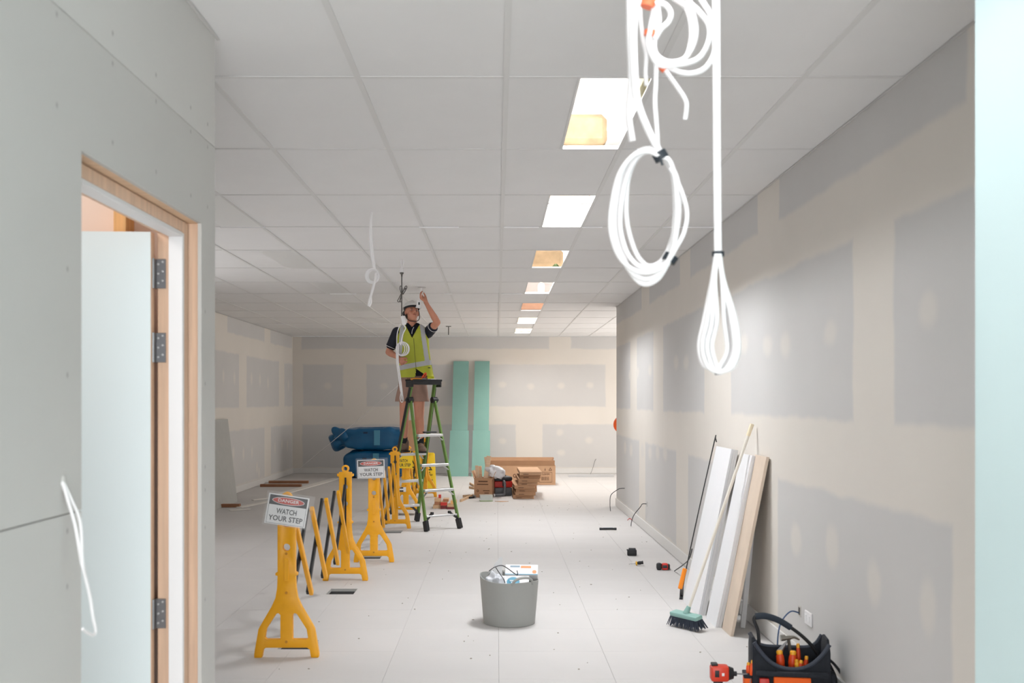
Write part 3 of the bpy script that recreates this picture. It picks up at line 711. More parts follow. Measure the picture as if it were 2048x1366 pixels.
def blue_bag(c, size, tail, lab, seed):
    q = empty('insulation_bag', (c.x, c.y, c.z-size[2]/2), 0, lab, 'bag')
    mb = MB(); pillow(mb, c, size, .42, None, .13, 64, 40, seed); b_ = mb.build('wrapping', BLUE, q, True)
    if tail:
        mb = MB(); pillow(mb, c+Vector((-size[0]/2-.06, .0, .01)), (.46, .42, .38), 1.1, None, .75, 48, 32, 5); mb.build('gathered_end', BLUE, q, True)
    mb = MB(); mb.b2((c.x-.02, c.y-size[1]/2-.012, c.z-.12), (c.x+.09, c.y-size[1]/2+.006, c.z+size[2]/2-.05), .002); mb.build('packing_tape', BLUEL, b_)
    mb = MB(); mb.b2((c.x-.22, c.y-size[1]/2-.012, c.z+.10), (c.x-.14, c.y-size[1]/2+.02, c.z+.125)); mb.build('print', mat('dark_blue_print', (10, 40, 74), .6), b_)
p = fl(748, 957)
blue_bag(Vector((p.x, p.y+.28, .262)), (1.12, .55, .52), False, 'lower of the two blue wrapped insulation bags on the floor', 2)
blue_bag(Vector((p.x+.02, p.y+.26, .745)), (1.22, .52, .42), True, 'upper blue insulation bag with a crumpled left end', 4)
# tall carton beside the bags
def carton(name, lab, p, w_, d_, h_, rz=0, m=CARD, tape=True):
    q = empty(name, p, rz, lab, 'box')
    mb = MB(); mb.b2((-w_/2, 0, .001), (w_/2, d_, h_), .003); o = obj('body', mb.mesh('body', m), q)
    if tape:
        mb = MB(); mb.b2((-w_/2-.001, d_*.42, h_-.001), (w_/2+.001, d_*.58, h_+.0012)); obj('packing_tape', mb.mesh('packing_tape', CARDD), q)
    return q
q = carton('tall_carton', 'tall narrow cardboard carton standing right of the blue bags', Vector((-1.60, 19.0, 0)), .26, .2, 1.10)
mb = MB(); mb.b2((-.10, -.002, .75), (-.06, 0, 1.05)); obj('print', mb.mesh('print', CARDD), q)
# teal boards against the back wall
def leaning(name, lab, cat, BN, BF, TN, TF, th, m, group=None):
    """sheet given by four corners of its front face; th is laid off behind it"""
    n = (TN-BN).cross(BF-BN).normalized()
    if n.x*1.0+n.y*.4 < 0: n = -n
    q = MB(); q.loft([[BN, BF, TF, TN], [x+n*th for x in (BN, BF, TF, TN)]]); o = q.build(name, m); return tag(o, lab, cat, group)
for nm, xa, xb, la_, lb_, w1, w2 in (('left', 905, 937, 897, 937, 'taller left teal board leaning on the back wall', 'short teal offcut at the foot of the left teal board'), ('right', 948, 979, 943, 980, 'taller right teal board leaning on the back wall', 'short teal offcut at the foot of the right teal board')):
    Yb, Yt = 20.22, 20.86; x0, x1 = (xa-VX)/F*20.6, (xb-VX)/F*20.6
    o = MB(); V = [Vector((x0-.02, Yb, 0)), Vector((x1-.02, Yb, 0)), Vector((x1, Yt-.015, 2.25)), Vector((x0+.01, Yt-.015, 2.25))]
    o.loft([V, [v+Vector((0, .0115, .0035)) for v in V]]); tag(o.build('teal_board', TEAL), w1, 'board', 'teal boards at the back wall')
    x0, x1 = (la_-VX)/F*20.15, (lb_-VX)/F*20.15
    o = MB(); V = [Vector((x0, Yb-.1, 0)), Vector((x1, Yb-.1, 0)), Vector((x1, Yb+.222, .87)), Vector((x0+.02, Yb+.222, .87))]
    V = [v-Vector((0, .012, 0)) for v in V]
    o.loft([V, [v+Vector((0, .0115, .0035)) for v in V]]); tag(o.build('teal_offcut', TEAL), w2, 'board', 'teal offcuts at the back wall')
# long carton with raised flaps
p = fl(1050, 970); xl, xr = (975-VX)/F*p.y, (1111-VX)/F*p.y; W_ = xr-xl
q = empty('long_carton', (xl, p.y, 0), 0, 'long open cardboard carton with raised flaps behind the box stack', 'box')
H_ = .335
for nm, p0, p1 in (('front_panel', (0, 0, .001), (W_, .006, H_)), ('back_panel', (0, .394, .001), (W_, .40, H_)), ('end_panel', (0, .006, .001), (.006, .394, H_)), ('end_panel', (W_-.006, .006, .001), (W_, .394, H_)), ('base', (.006, .006, .001), (W_-.006, .394, .008))):
    mb = MB(); mb.b2(p0, p1); obj(nm, mb.mesh(nm, CARD), q)
mb = MB(); mb.box((W_/2, -.018, H_+.045), (W_-.03, .006, .10), Matrix.Rotation(math.radians(22), 3, 'X')); obj('flap', mb.mesh('flap', CARDD), q)
mb = MB(); mb.box((W_/2, .41, H_+.06), (W_-.02, .006, .13), Matrix.Rotation(math.radians(-10), 3, 'X')); obj('flap', mb.mesh('flap', CARD), q)
mb = MB(); mb.box((W_-.06, .2, H_+.065), (.14, .30, .006), Matrix.Rotation(math.radians(-60), 3, 'Y')); obj('flap', mb.mesh('flap', CARDD), q)
B = Matrix.Rotation(math.pi/2, 4, 'X')
def printed(q, items, m=PRINT):
    for s_, x, y, z, sz in items:
        o = text('print', s_, sz, m, None, Matrix.Translation((x, y-.001, z)) @ B, depth=.0004); o.parent = q
printed(q, [('CLSS/SP1', W_-.17, 0, .185, .042)])
mb = MB()
for z0, z1, x0, x1 in ((.045, .05, W_-.28, W_-.06), (.22, .225, W_-.28, W_-.06), (.045, .225, W_-.28, W_-.276), (.045, .225, W_-.064, W_-.06)): mb.b2((x0, -.0015, z0), (x1, -.0003, z1))
for i in range(12): mb.b2((W_-.24+i*.0105, -.0015, .08), (W_-.24+i*.0105+random.choice((.003, .006)), -.0003, .145))
obj('barcode_box', mb.mesh('barcode_box', PRINT), q)
mb = MB(); mb.prism([(W_-.12, .25), (W_-.06, .25), (W_-.09, .305)], .001, Matrix.Translation((0, -.001, 0)), [[(W_-.107, .258), (W_-.073, .258), (W_-.09, .29)]]); mb.prism([(W_-.19, .25), (W_-.17, .25), (W_-.18, .30)], .001, Matrix.Translation((0, -.001, 0)))
mb.prism(circ(W_-.70, .16, .035), .001, Matrix.Translation((0, -.001, 0)), [circ(W_-.70, .16, .022)]); obj('handling_marks', mb.mesh('handling_marks', PRINT), q)
# open carton full of offcuts
p = fl(966, 995); s_ = p.y/F
q = empty('offcut_carton', (p.x, p.y, 0), math.radians(-8), 'open cardboard carton holding timber offcuts and a plastic bag', 'box')
w2, d2, h2 = .135, .30, .29
for nm, p0, p1 in (('front_panel', (-w2, 0, .001), (w2, .006, h2)), ('back_panel', (-w2, d2-.006, .001), (w2, d2, h2)), ('side_panel', (-w2, .006, .001), (-w2+.006, d2-.006, h2)), ('side_panel', (w2-.006, .006, .001), (w2, d2-.006, h2)), ('base', (-w2+.006, .006, .001), (w2-.006, d2-.006, .01))):
    mb = MB(); mb.b2(p0, p1); obj(nm, mb.mesh(nm, CARDD), q)
mb = MB(); mb.box((w2+.03, d2/2, h2+.04), (.006, d2-.02, .13), Matrix.Rotation(math.radians(25), 3, 'Y')); obj('flap', mb.mesh('flap', CARD), q)
mb = MB(); mb.box((-w2-.02, d2/2, h2+.045), (.006, d2-.02, .13), Matrix.Rotation(math.radians(-18), 3, 'Y')); obj('flap', mb.mesh('flap', CARD), q)
for x0, x1, z0, z1 in ((-.07, .07, .232, .25), (-.09, .08, .19, .204), (.0, .10, .095, .108), (.02, .09, .062, .074)):
    mb = MB(); mb.b2((x0, -.0014, z0), (x1, -.0003, z1)); obj('print', mb.mesh('print', CARDD if False else PRINT), q)
mb = MB(); mb.prism(circ(-.08, .10, .018), .001, Matrix.Translation((0, -.001, 0)), [circ(-.08, .10, .009)]); obj('mark', mb.mesh('mark', PRINT), q)
q0 = Vector((p.x, p.y, 0))
for i, (a, b, w_, h_, lab) in enumerate((((.0, .06, .03), (.09, .10, .62), .07, .02, 'pale timber offcut leaning right in the offcut carton'), ((.10, .2, .03), (.04, .22, .60), .05, .02, 'second pale offcut crossing behind in the carton'), ((-.07, .15, .03), (-.10, .18, .47), .045, .045, 'stubby pale timber block at the carton\'s left corner'), ((-.02, .22, .03), (-.05, .24, .46), .05, .03, 'short dark-ended timber offcut in the carton'))):
    mb = MB(); mb.bar(q0+Vector(a), q0+Vector(b), w_, h_, (0, 1, 0), .002); tag(mb.build('timber_offcut', PINEX), lab, 'timber', 'offcuts in the open carton')
BAG = mat('clear_plastic_bag', (236, 238, 244), .25, alpha=.75, bump=.6, scale=12)
mb = MB(); pillow(mb, q0+Vector((.19, .12, .38)), (.30, .24, .17), .9, Matrix.Rotation(.3, 3, 'Y'), .45, 48, 32, 9, 17); tag(mb.build('plastic_bag', BAG, None, True), 'crumpled clear plastic bag spilling from the offcut carton', 'bag')
# stack of flat light-panel cartons
Yb = fl(1047, 998).y
dx = [1047, 1051, 1053, 1050, 1056, 1058, 1061, 1062]; th_ = .05
for i, x in enumerate(dx):
    nmb = ('bottom carton', 'second carton from the bottom', 'third carton from the bottom', 'fourth carton from the bottom', 'fifth carton from the bottom', 'sixth carton from the bottom', 'carton just under the top one', 'top carton')[i]
    q = empty('flat_carton', ((x-VX)/F*Yb, Yb+(.02, .0, .03, .01, .04, .0, .05, .02)[i], i*th_+.0005), math.radians((0, 2, -2, 3, -1, 1.5, -2, 1)[i]), nmb+' in the stack of flat brown boxes', 'box', 'stack of flat light-panel cartons')
    w_ = (.31, .30, .31, .30, .29, .31, .31, .33)[i]/2
    mb = MB(); mb.b2((-w_, 0, 0), (w_, 1.15, th_-.001), .002); obj('body', mb.mesh('body', CARD if i in (7, 4) else CARDD), q)
    mb = MB(); mb.b2((-w_+.02, -.0012, th_*.5-.001), (w_-.02, -.0002, th_*.5+.001)); obj('seam', mb.mesh('seam', PRINT), q)
    mb = MB(); mb.b2((-w_+.05, -.0012, .012), (-w_+.13, -.0002, .02)); obj('print', mb.mesh('print', PRINT), q)
# black and red canister vacuum with hose
p = fl(1007, 992)
q = empty('job_vacuum', (p.x, p.y, 0), math.radians(10), 'black and red jobsite vacuum between the cartons', 'vacuum')
VBK = mat('vacuum_black', (40, 42, 48), .45)
def rbox(nm, p0, p1, m, bev=.015, par=None): mb = MB(); p0, p1 = Vector(p0), Vector(p1); mb.box((p0+p1)/2, [abs(v) for v in p1-p0], None, bev, 2); return obj(nm, mb.mesh(nm, m, True), par)
rbox('tank', (-.135, 0, .002), (.135, .28, .13), mat('vacuum_grey', (92, 94, 98), .5), .02, q); rbox('motor_housing', (-.137, -.003, .131), (.137, .283, .225), RED, .01, q); rbox('lid', (-.14, -.006, .226), (.14, .286, .295), VBK, .025, q)
rbox('latch', (-.02, -.022, .15), (.02, .0, .24), VBK, .006, q); rbox('carry_handle', (-.06, .10, .29), (.06, .16, .315), VBK, .01, q)
HOSE = mat('hose_grey', (110, 112, 116), .5)
mb = MB(); mb.tube([(.0, -.01, .23), (.01, -.045, .2), (.01, -.05, .1), (.0, -.06, .035), (-.06, -.09, .022), (-.15, -.10, .022)], .02, 6, 10); obj('hose', mb.mesh('hose', HOSE, True), q)
mb = MB(); mb.cone((-.15, -.10, .022), (-.17, -.10, .022), .021, seg=12); obj('nozzle', mb.mesh('nozzle', PAPER, True), q)
# clear tub
p = fl(973, 1003)
q = empty('clear_tub', (p.x, p.y, 0), math.radians(6), 'small clear plastic tub on the floor before the offcut carton', 'tub')
CLR = mat('clear_plastic', (226, 232, 228), .15, alpha=.45)
mb = MB()
for p0, p1 in (((-.09, 0, .012), (.09, .003, .085)), ((-.09, .117, .012), (.09, .12, .085)), ((-.09, .003, .012), (-.087, .117, .085)), ((.087, .003, .012), (.09, .117, .085))): mb.b2(p0, p1)
obj('wall', mb.mesh('wall', CLR), q)
mb = MB(); mb.b2((-.092, -.002, .001), (.092, .122, .011), .002); obj('base', mb.mesh('base', mat('pale_green', (176, 196, 140), .5)), q)
mb = MB(); mb.b2((-.094, -.004, .086), (.094, .124, .094), .002); obj('lid', mb.mesh('lid', CLR), q)
p = fl(1002, 1004); mb = MB(); mb.prism([(-.09, 0), (.02, -.03), (.11, 0), (0, .05)], .006, Matrix.Translation((p.x, p.y+.05, .004)) @ Matrix.Rotation(math.pi/2, 4, 'X')); tag(mb.build('card_scrap', CARD), 'flat cardboard scrap right of the clear tub', 'scrap')
# painted timber offcuts beside the ladder
BRN = mat('block_brown', (168, 116, 82), .7); DRED = mat('block_dark_red', (112, 38, 40), .6); TANB = mat('block_tan', (206, 172, 136), .7, var=.06)
Yp = fl(890, 1018).y
def blk(x0, x1, z0, z1, dy, dp, m, end, lab):
    X0, X1 = (x0-VX)/F*(Yp+dy), (x1-VX)/F*(Yp+dy)
    q = empty('timber_block', ((X0+X1)/2, Yp+dy, z0), 0, lab, 'timber', 'timber offcuts beside the ladder')
    mb = MB(); mb.b2((-(X1-X0)/2, .0015, 0), ((X1-X0)/2, dp, z1-z0), .0015); obj('body', mb.mesh('body', m), q)
    mb = MB(); mb.b2((-(X1-X0)/2, 0, 0), ((X1-X0)/2, .0013, z1-z0)); obj('painted_end', mb.mesh('painted_end', end), q)
h = .045
blk(866, 881, 0.0005, h, .05, .22, TANB, TANB, 'low tan block at the left of the offcut pile')
blk(881, 893, 0.0005, h, .0, .22, TANB, DRED, 'dark red-ended block at the front of the offcut pile')
blk(894, 911, 0.0005, .03, -.04, .24, TANB, DRED, 'flat dark red-ended board at the right front of the pile')
blk(869, 880, h+.001, 2*h, .06, .2, TANB, BRN, 'brown-ended block second up on the pile\'s left')
blk(881, 894, h+.001, 2*h, .01, .22, TANB, RED, 'bright red-ended block on top of the dark red one')
blk(895, 912, .0315, .06, .0, .2, TANB, TANB, 'tan board lying on the flat red-ended one')
blk(901, 913, .0615, .105, .04, .2, TANB, PINEO, 'amber block at the right top of the offcut pile')
blk(886, 897, 2*h+.001, 3*h-.01, .08, .22, TANB, BRN, 'brown block across the middle top of the pile')
blk(869, 881, 2*h+.001, 3*h, .08, .16, TANB, TANB, 'tan block topping the left of the pile')
blk(877, 882, 3*h+.001, 3*h+.045, .12, .06, RED, RED, 'tiny red block perched on top of the pile')
for i, (a, b, lab) in enumerate((((921, 1004), (946, 993), 'pale stick on the floor pointing at the carton'), ((926, 995), (942, 994), 'short pale stick beside the offcut carton'), ((940, 969), (950, 975), 'upper small stick left of the offcut carton'), ((939, 977), (949, 979), 'lower small stick left of the offcut carton'))):
    p0, p1 = fl(*a), fl(*b); mb = MB(); mb.bar(p0+Vector((0, 0, .012)), p1+Vector((0, 0, .012)), .022, .05, (0, 0, 1), .002); tag(mb.build('timber_stick', TANB), lab, 'timber', 'loose sticks by the carton')
p = fl(944, 997); q = empty('clamp_tool', (p.x, p.y, 0), math.radians(50), 'black trigger clamp lying by the offcut carton', 'tool')
rbox('body', (-.06, -.012, .001), (.06, .012, .03), BLACK, .006, q); rbox('jaw', (.04, -.03, .001), (.06, .03, .045), STEEL, .004, q)
# ---- left side: leaning board, battens, strips
GREYB = mat('grey_plasterboard', (176, 176, 172), .8, var=.03)
BR, TR = fl(475, 1003), Vector((-4.055, 15.7, 1.18)); BL, TL = BR-Vector((0, 2.2, 0)), TR-Vector((0, 2.2, 0))
o = MB(); o.loft([[BR, BL, TL, TR], [x+Vector((-.012, 0, -.004 if x.z > .5 else 0)) for x in (BR, BL, TL, TR)]]); tag(o.build('plasterboard_offcut', GREYB), 'grey plasterboard offcut leaning on the far left wall', 'board')
BATT = mat('batten_brown', (150, 104, 74), .7, var=.1, scale=5)
for (a, b, y, lab) in ((520, 602, 974, 'nearer brown batten on the floor by the left wall'), (537, 616, 967, 'brown batten behind, nearest the back wall'), (437, 479, 1015, 'short brown batten below the leaning grey board')):
    Y = fl(a, y).y; X0, X1 = max((a-VX)/F*Y, -4.07), (b-VX)/F*Y
    mb = MB(); mb.b2((X0, Y, .001), (X1, Y+.08, .045), .002); tag(mb.build('timber_batten', BATT), lab, 'timber', 'brown battens on the floor')
STRIP = mat('white_strip', (226, 222, 216), .6)
for i, (a, b, w_, lab) in enumerate((((555, 991), (672, 958), .16, 'long white strip on the floor running towards the blue bags'), ((478, 1016), (560, 999), .09, 'white strip on the floor under the tilted danger sign'), ((505, 1001), (548, 996), .05, 'short white strip by the leaning grey board'), ((460, 1022), (500, 1019), .08, 'crumpled white paper strip at the left corner'))):
    p0, p1 = fl(*a), fl(*b); mb = MB(); mb.bar(p0+Vector((0, 0, .006)), p1+Vector((0, 0, .006)), .01, w_, (0, 0, 1), .002) if False else mb.bar(p0+Vector((0, 0, .007)), p1+Vector((0, 0, .007)), w_, .012, (0, 0, 1), .002)
    tag(mb.build('white_strip', STRIP), lab, 'strip', 'white strips on the left floor')
# string line
p0 = fl(583, 951)+Vector((0, 0, .01)); mb = MB(); mb.tube([p0, at(690, 862, 17.5), at(800, 768, 13.6)], .004, 4, 6); tag(mb.build('string_line', CABLE, None, True), 'thin white string running up from the left back corner', 'string')
# metal angle, wires, orange helmet at the wall end
p0, p1 = fl(1136, 954), fl(1228, 954); Yw = p0.y
q = empty('metal_angle', (p0.x, Yw, 0), 0, 'long pale metal angle lying along the back wall', 'trim')
mb = MB(); mb.b2((0, 0, .001), (p1.x-p0.x, .06, .004)); mb.b2((0, .057, .004), (p1.x-p0.x, .06, .05)); obj('section', mb.mesh('section', ALU), q)
for nm, (x, y), mid, end, lab in (('wall_wire', (1250, 977), (1222, 990), (1221, 1023), 'farther black wire curling from the right wall to floor'), ('wall_wire', (1294, 1008), (1268, 1030), (1262, 1053), 'nearer black wire curling from the right wall to floor')):
    Y = ry(x); a = Vector((WX, Y, HC+(VY-y)/F*Y)); e = fl(*end)+Vector((0, 0, .006)); m_ = at(*mid, (Y+e.y)/2)
    q = empty(nm, a, 0, lab, 'wire'); mb = MB(); mb.tube([a, a+Vector((-.05, 0, -.0)), (a+m_)/2+Vector((0, 0, .03)), m_, (m_+e)/2+Vector((-.01, 0, -.01)), e], .0045, 6, 6); mb.build('wire', BLACK, q, True)
    mb = MB(); mb.box(a+Vector((-.003, 0, 0)), (.006, .05, .05)); mb.build('hole_rim', DUCT, q)
Y = BY-.001; a = at(1192, 918, Y); mb = MB(); mb.tube([a, a+Vector((-.03, -.04, -.05)), at(1185, 938, Y-.1), fl(1180, 951)+Vector((0, 0, .006))], .004, 5, 6); tag(mb.build('wall_wire', LEAD, None, True), 'thin grey wire hanging from the back wall at right', 'wire')
p = fl(1255, 1041); mb = MB(); mb.tube([p+Vector((0, 0, .004)), p+Vector((.03, .03, .02)), p+Vector((.06, 0, .004))], .004, 5, 6); tag(mb.build('wire_snippet', RED, None, True), 'short red wire snippet by the right skirting', 'wire')
OHAT = mat('helmet_orange', (238, 96, 30), .4)
q = empty('orange_helmet', (1.740, RY+.02, 1.115), 0, 'orange helmet peeking past the end of the right wall', 'helmet')
mb = MB(); mb.lathe([(.115, 0), (.115, .02), (.11, .07), (.09, .12), (.05, .15), (.01, .158)], (0, .115, .0), 24, Matrix.Rotation(math.radians(-75), 3, 'X')); obj('shell', mb.mesh('shell', OHAT, True), q)
mb = MB(); mb.tube([(0, -.019, .24), (0, .03, .25), (0, .05, .22)], .005, 4, 6); obj('hook', mb.mesh('hook', STEEL), q)

# ================================================================ RIGHT SIDE FLOOR
p0, p1 = fl(1199, 1060), fl(1233, 1060)
q = empty('marker_torch', (p0.x, p0.y, 0), 0, 'black slim torch lying on the floor near the right wall', 'torch'); L_ = p1.x-p0.x
mb = MB(); mb.cone((0, 0, .0135), (L_, 0, .0135), .0115, seg=12); obj('barrel', mb.mesh('barrel', BLACK, True), q)
for x in (.012, L_-.012): mb = MB(); mb.cone((x-.012, 0, .0135), (x+.012, 0, .0135), .0133, seg=12); obj('collar', mb.mesh('collar', VBK, True), q)
mb = MB(); mb.b2((.04, -.006, .0245), (L_-.04, .006, .027), .001); obj('clip', mb.mesh('clip', mat('blue_grey', (120, 140, 160), .3)), q)
p = fl(1264, 1112)
q = empty('battery_pack', (p.x, p.y, 0), math.radians(-6), 'black tool battery standing on the floor', 'battery')
rbox('body', (-.044, 0, .001), (.044, .07, .055), BLACK, .008, q); rbox('rail', (-.03, .01, .054), (.035, .065, .068), VBK, .004, q); rbox('lip', (-.05, -.004, .05), (.03, .03, .06), VBK, .004, q)
p = fl(1272, 1131)
q = empty('stubby_screwdriver', (p.x, p.y, 0), math.radians(-8), 'stubby black and yellow screwdriver on the floor', 'screwdriver')
mb = MB(); mb.lathe([(.008, 0), (.014, .006), (.016, .02), (.013, .04), (.017, .048), (.012, .052)], (.012, 0, .02), 14, Matrix.Rotation(math.radians(80), 3, 'Y')); obj('handle', mb.mesh('handle', BLACK, True), q)
mb = MB(); mb.lathe([(.010, 0), (.019, .004), (.019, .012), (.010, .016)], (-.004, 0, .019), 14, Matrix.Rotation(math.radians(85), 3, 'Y')); obj('collar', mb.mesh('collar', mat('collar_yellow', (228, 176, 40), .5), True), q)
mb = MB(); mb.cone((-.005, 0, .019), (-.062, 0, .012), .0045, .0025, 10); obj('blade', mb.mesh('blade', STEEL, True), q)
p = fl(1327, 1141)
q = empty('tape_measure', (p.x, p.y, 0), math.radians(-4), 'red and black tape measure on the floor near the leaning boards', 'tape measure')
rbox('case', (-.058, 0, .001), (-.012, .06, .06), BLACK, .016, q); rbox('red_case', (-.013, .0, .002), (.04, .06, .058), RED, .012, q); rbox('bumper', (.038, .004, .003), (.056, .056, .052), BLACK, .008, q); rbox('mouth', (.054, .02, .004), (.062, .044, .012), STEEL, .002, q)
rbox('label', (-.008, -.0015, .02), (.03, .0, .045), VBK, .0005, q)
# boards leaning on the right wall
EDGE = mat('board_edge_grey', (196, 192, 186), .8); TANF = mat('mdf_tan', (212, 194, 176), .7, var=.04)
def lean2(name, lab, bf, bn, xf, xn, xt, zt, th, m, n=1):
    BF, BN = fl(*bf), fl(*bn); TF = Vector((xt, F*xt/(xf-VX), zt)); TN = Vector((xt, F*xt/(xn-VX), zt))
    nrm = (BF-BN).cross(TN-BN).normalized()
    if nrm.x < 0: nrm = -nrm
    q = empty(name, BN, 0, lab, 'board', 'boards leaning on the right wall')
    for i in range(n):
        o_ = nrm*(i*(th+.001)); f = [p_+o_ for p_ in (BN, BF, TF, TN)]
        mb = MB(); mb.loft([f, [p_+nrm*th for p_ in f]]); mb.build('sheet' if n > 1 else 'board', m if i == 0 else WHITE, q)
    for p_ in (BN, BF):  # nothing below the floor
        p_.z = max(p_.z, 0)
    return q
BWH = mat('board_white', (230, 230, 232), .55)
lean2('skirting_stack', 'leftmost stack of wide white boards leaning on the right wall', (1366, 1203), (1397, 1231), 1433, 1463, 1.575, 1.12, .015, BWH, 3)
lean2('white_board', 'narrow white board between the white stack and the tan board', (1412, 1236), (1431, 1255), 1482, 1504, 1.60, 1.10, .018, BWH, 2)
lean2('tan_board', 'tan fibreboard leaning rightmost on the right wall', (1444, 1257), (1461, 1273), 1510, 1533, 1.625, 1.105, .018, TANF, 1)
mb = MB(); mb.bar(Vector((1.56, 6.62, 0.002)), Vector((1.62, 6.62, .62)), .03, .02, (0, 1, 0), .002); tag(mb.build('white_batten', BWH), 'short white batten propped behind the tan board', 'board')
# broom
q = empty('broom', fl(1380, 1262), 0, 'teal broom with pale handle leaning on the boards', 'broom')
hb = at(1378, 1216, 6.60); htop = at(1503, 852, 6.62)
mb = MB(); mb.cone(hb, htop, .0095, .0105, 12); mb.build('handle', mat('broom_handle', (230, 224, 212), .5), q, True)
mb = MB(); mb.cone(at(1496, 872, 6.62), htop+Vector((.004, 0, .012)), .0135, seg=12); mb.build('grip', mat('grip_cream', (232, 218, 188), .5), q, True)
TG = mat('broom_teal', (136, 176, 168), .5); a_, b_ = at(1350, 1224, 6.68), at(1394, 1242, 6.52); ax = (b_-a_); ax.z = 0
ang = math.atan2(ax.y, ax.x); RB = Matrix.Rotation(ang, 3, 'Z') @ Matrix.Rotation(math.radians(10), 3, 'X')
ctr = (a_+b_)/2; ctr.z = .085
mb = MB(); mb.box(ctr, (.235, .065, .03), RB, .01, 2); mb.build('head', TG, q, True)
mb = MB(); mb.cone(ctr+Vector((0, 0, .01)), hb+Vector((0, 0, .01)), .022, .014, 12); mb.build('socket', TG, q, True)
mb = MB()
for i in range(26):
    for j in range(7):
        t = (i/25-.5)*.225; s_ = (j/6-.5)*.05; o_ = RB @ Vector((t, s_, -.012)); o2 = RB @ Vector((t*1.18+random.uniform(-.006, .006), s_*1.9+random.uniform(-.006, .006), -.07)); e = ctr+o2; e.z = max(.003, min(e.z, .02))
        mb.cone(ctr+o_, e, .0035, .0022, 5)
o = mb.build('bristles', mat('bristle_dark', (52, 60, 74), .8), q); o['kind'] = 'stuff'
# rod, black wire, orange knife
mb = MB(); mb.tube([fl(1363, 1196)+Vector((0, 0, .004)), at(1372, 1140, 7.60), at(1400, 1010, 7.66), at(1429, 882, 7.70), at(1431, 877, 7.71), at(1433, 884, 7.72)], .0042, 5, 6); tag(mb.build('draw_rod', BLACK, None, True), 'thin black cable rod leaning left of the white boards', 'rod')
mb = MB(); mb.tube([at(1384, 1098, 7.85), at(1378, 1118, 8.0), at(1366, 1130, 8.3), fl(1349, 1143)+Vector((0, 0, .005))], .0045, 6, 6); tag(mb.build('wire_offcut', BLACK, None, True), 'bent black wire between white boards and tape measure', 'wire')
q = empty('putty_knife', fl(1362, 1198), 0, 'orange-handled putty knife standing by the white boards', 'knife')
mb = MB(); mb.bar(at(1360, 1178, 7.54), at(1370, 1137, 7.58), .032, .016, (0, 1, 0), .005); mb.build('handle', mat('knife_orange', (244, 140, 26), .4), q)
mb = MB(); mb.bar(fl(1363, 1197)+Vector((0, 0, .02)), at(1364, 1172, 7.55), .028, .003, (0, 1, 0)); mb.build('blade', STEEL, q)
mb = MB(); mb.bar(fl(1362, 1199)+Vector((0, 0, .001)), fl(1363, 1197)+Vector((0, 0, .022)), .022, .016, (0, 1, 0), .002); mb.build('tip_guard', VBK, q)
# outlets on the right wall
def wallpt(x, y): Y = ry(x); return Vector((WX, Y, HC+(VY-y)/F*Y))
a = wallpt(1619, 1237)
q = empty('wall_outlet', a, 0, 'white power outlet plate on the right wall above the tool bag', 'outlet')
mb = MB(); mb.box((-.005, 0, 0), (.010, .115, .072), None, .003); obj('plate', mb.mesh('plate', WHITE), q)
mb = MB(); mb.box((-.0115, -.025, .0), (.004, .03, .035), None, .001); obj('switch', mb.mesh('switch', PAPER), q); mb = MB(); mb.box((-.0115, .03, .0), (.004, .03, .035), None, .001); obj('switch', mb.mesh('switch', PAPER), q)
a = wallpt(1600, 1222)
q = empty('wall_box', a, 0, 'open grey wall box with a blue wire beside the outlet', 'outlet')
mb = MB(); mb.box((-.002, 0, 0), (.004, .05, .06), None, .001); obj('rim', mb.mesh('rim', EDGE), q); mb = MB(); mb.box((-.0045, 0, 0), (.002, .03, .04)); obj('recess', mb.mesh('recess', LEAD), q)
mb = MB(); mb.tube([(-.006, 0, -.01), (-.06, -.02, -.0), (-.12, -.05, -.06), (-.15, -.10, -.16), (-.15, -.12, -.287)], .004, 6, 6); obj('wire', mb.mesh('wire', mat('wire_blue', (58, 84, 120), .5), True), q)

# ================================================================ TOOL BAG
Yb = 5.0
q = empty('tool_bag', ((1577-VX)/F*Yb, Yb, 0), math.radians(-8), 'open black and orange tool tote full of orange screwdrivers', 'tool bag')
bw, bd = .172, .11
def rimz(t): return .182+.12*abs(t)**2.4          # scooped long sides
for nm, y, sg_ in (('front_panel', -bd, -1), ('back_panel', bd, 1)):
    n = 16; rings = []
    lo = [Vector((bw*(2*i/n-1), y, .004)) for i in range(n+1)]; hi = [Vector((bw*(2*i/n-1), y, (rimz(2*i/n-1) if sg_ < 0 else .235+.065*abs(2*i/n-1)**6))) for i in range(n+1)]
    mb = MB()
    for i in range(n): mb.loft([[lo[i], lo[i+1], hi[i+1], hi[i]], [v+Vector((0, -sg_*.012, 0)) for v in (lo[i], lo[i+1], hi[i+1], hi[i])]])
    obj(nm, mb.mesh(nm, BLACKC), q)
    mb = MB(); mb.tube(hi, .010, 2, 8); obj('piping', mb.mesh('piping', mat('piping_slate', (52, 58, 70), .7), True), q)
for sx in (-1, 1):
    mb = MB(); mb.prism([(-bd, .004), (bd, .004), (bd*.9, .26), (bd*.5, .315), (-bd*.5, .315), (-bd*.9, .26)], .014, Matrix.Translation((sx*bw, 0, 0)) @ Matrix.Rotation(math.pi/2, 4, 'Z'), (), .004); obj('end_panel', mb.mesh('end_panel', BLACKC, True), q)
mb = MB(); mb.b2((-bw, -bd, .002), (bw, bd, .014), .003); obj('base', mb.mesh('base', BLACK), q)
mb = MB(); mb.b2((-.12, -.02, .014), (-.04, .06, .15), .01); obj('divider', mb.mesh('divider', mat('divider_grey', (70, 74, 84), .9)), q)
def bp(x, y, dy=0.0):                              # photo position in the bag's own frame
    v_ = at(x, y, Yb+dy)-q.location; return Matrix.Rotation(-q.rotation_euler.z, 3, 'Z') @ v_
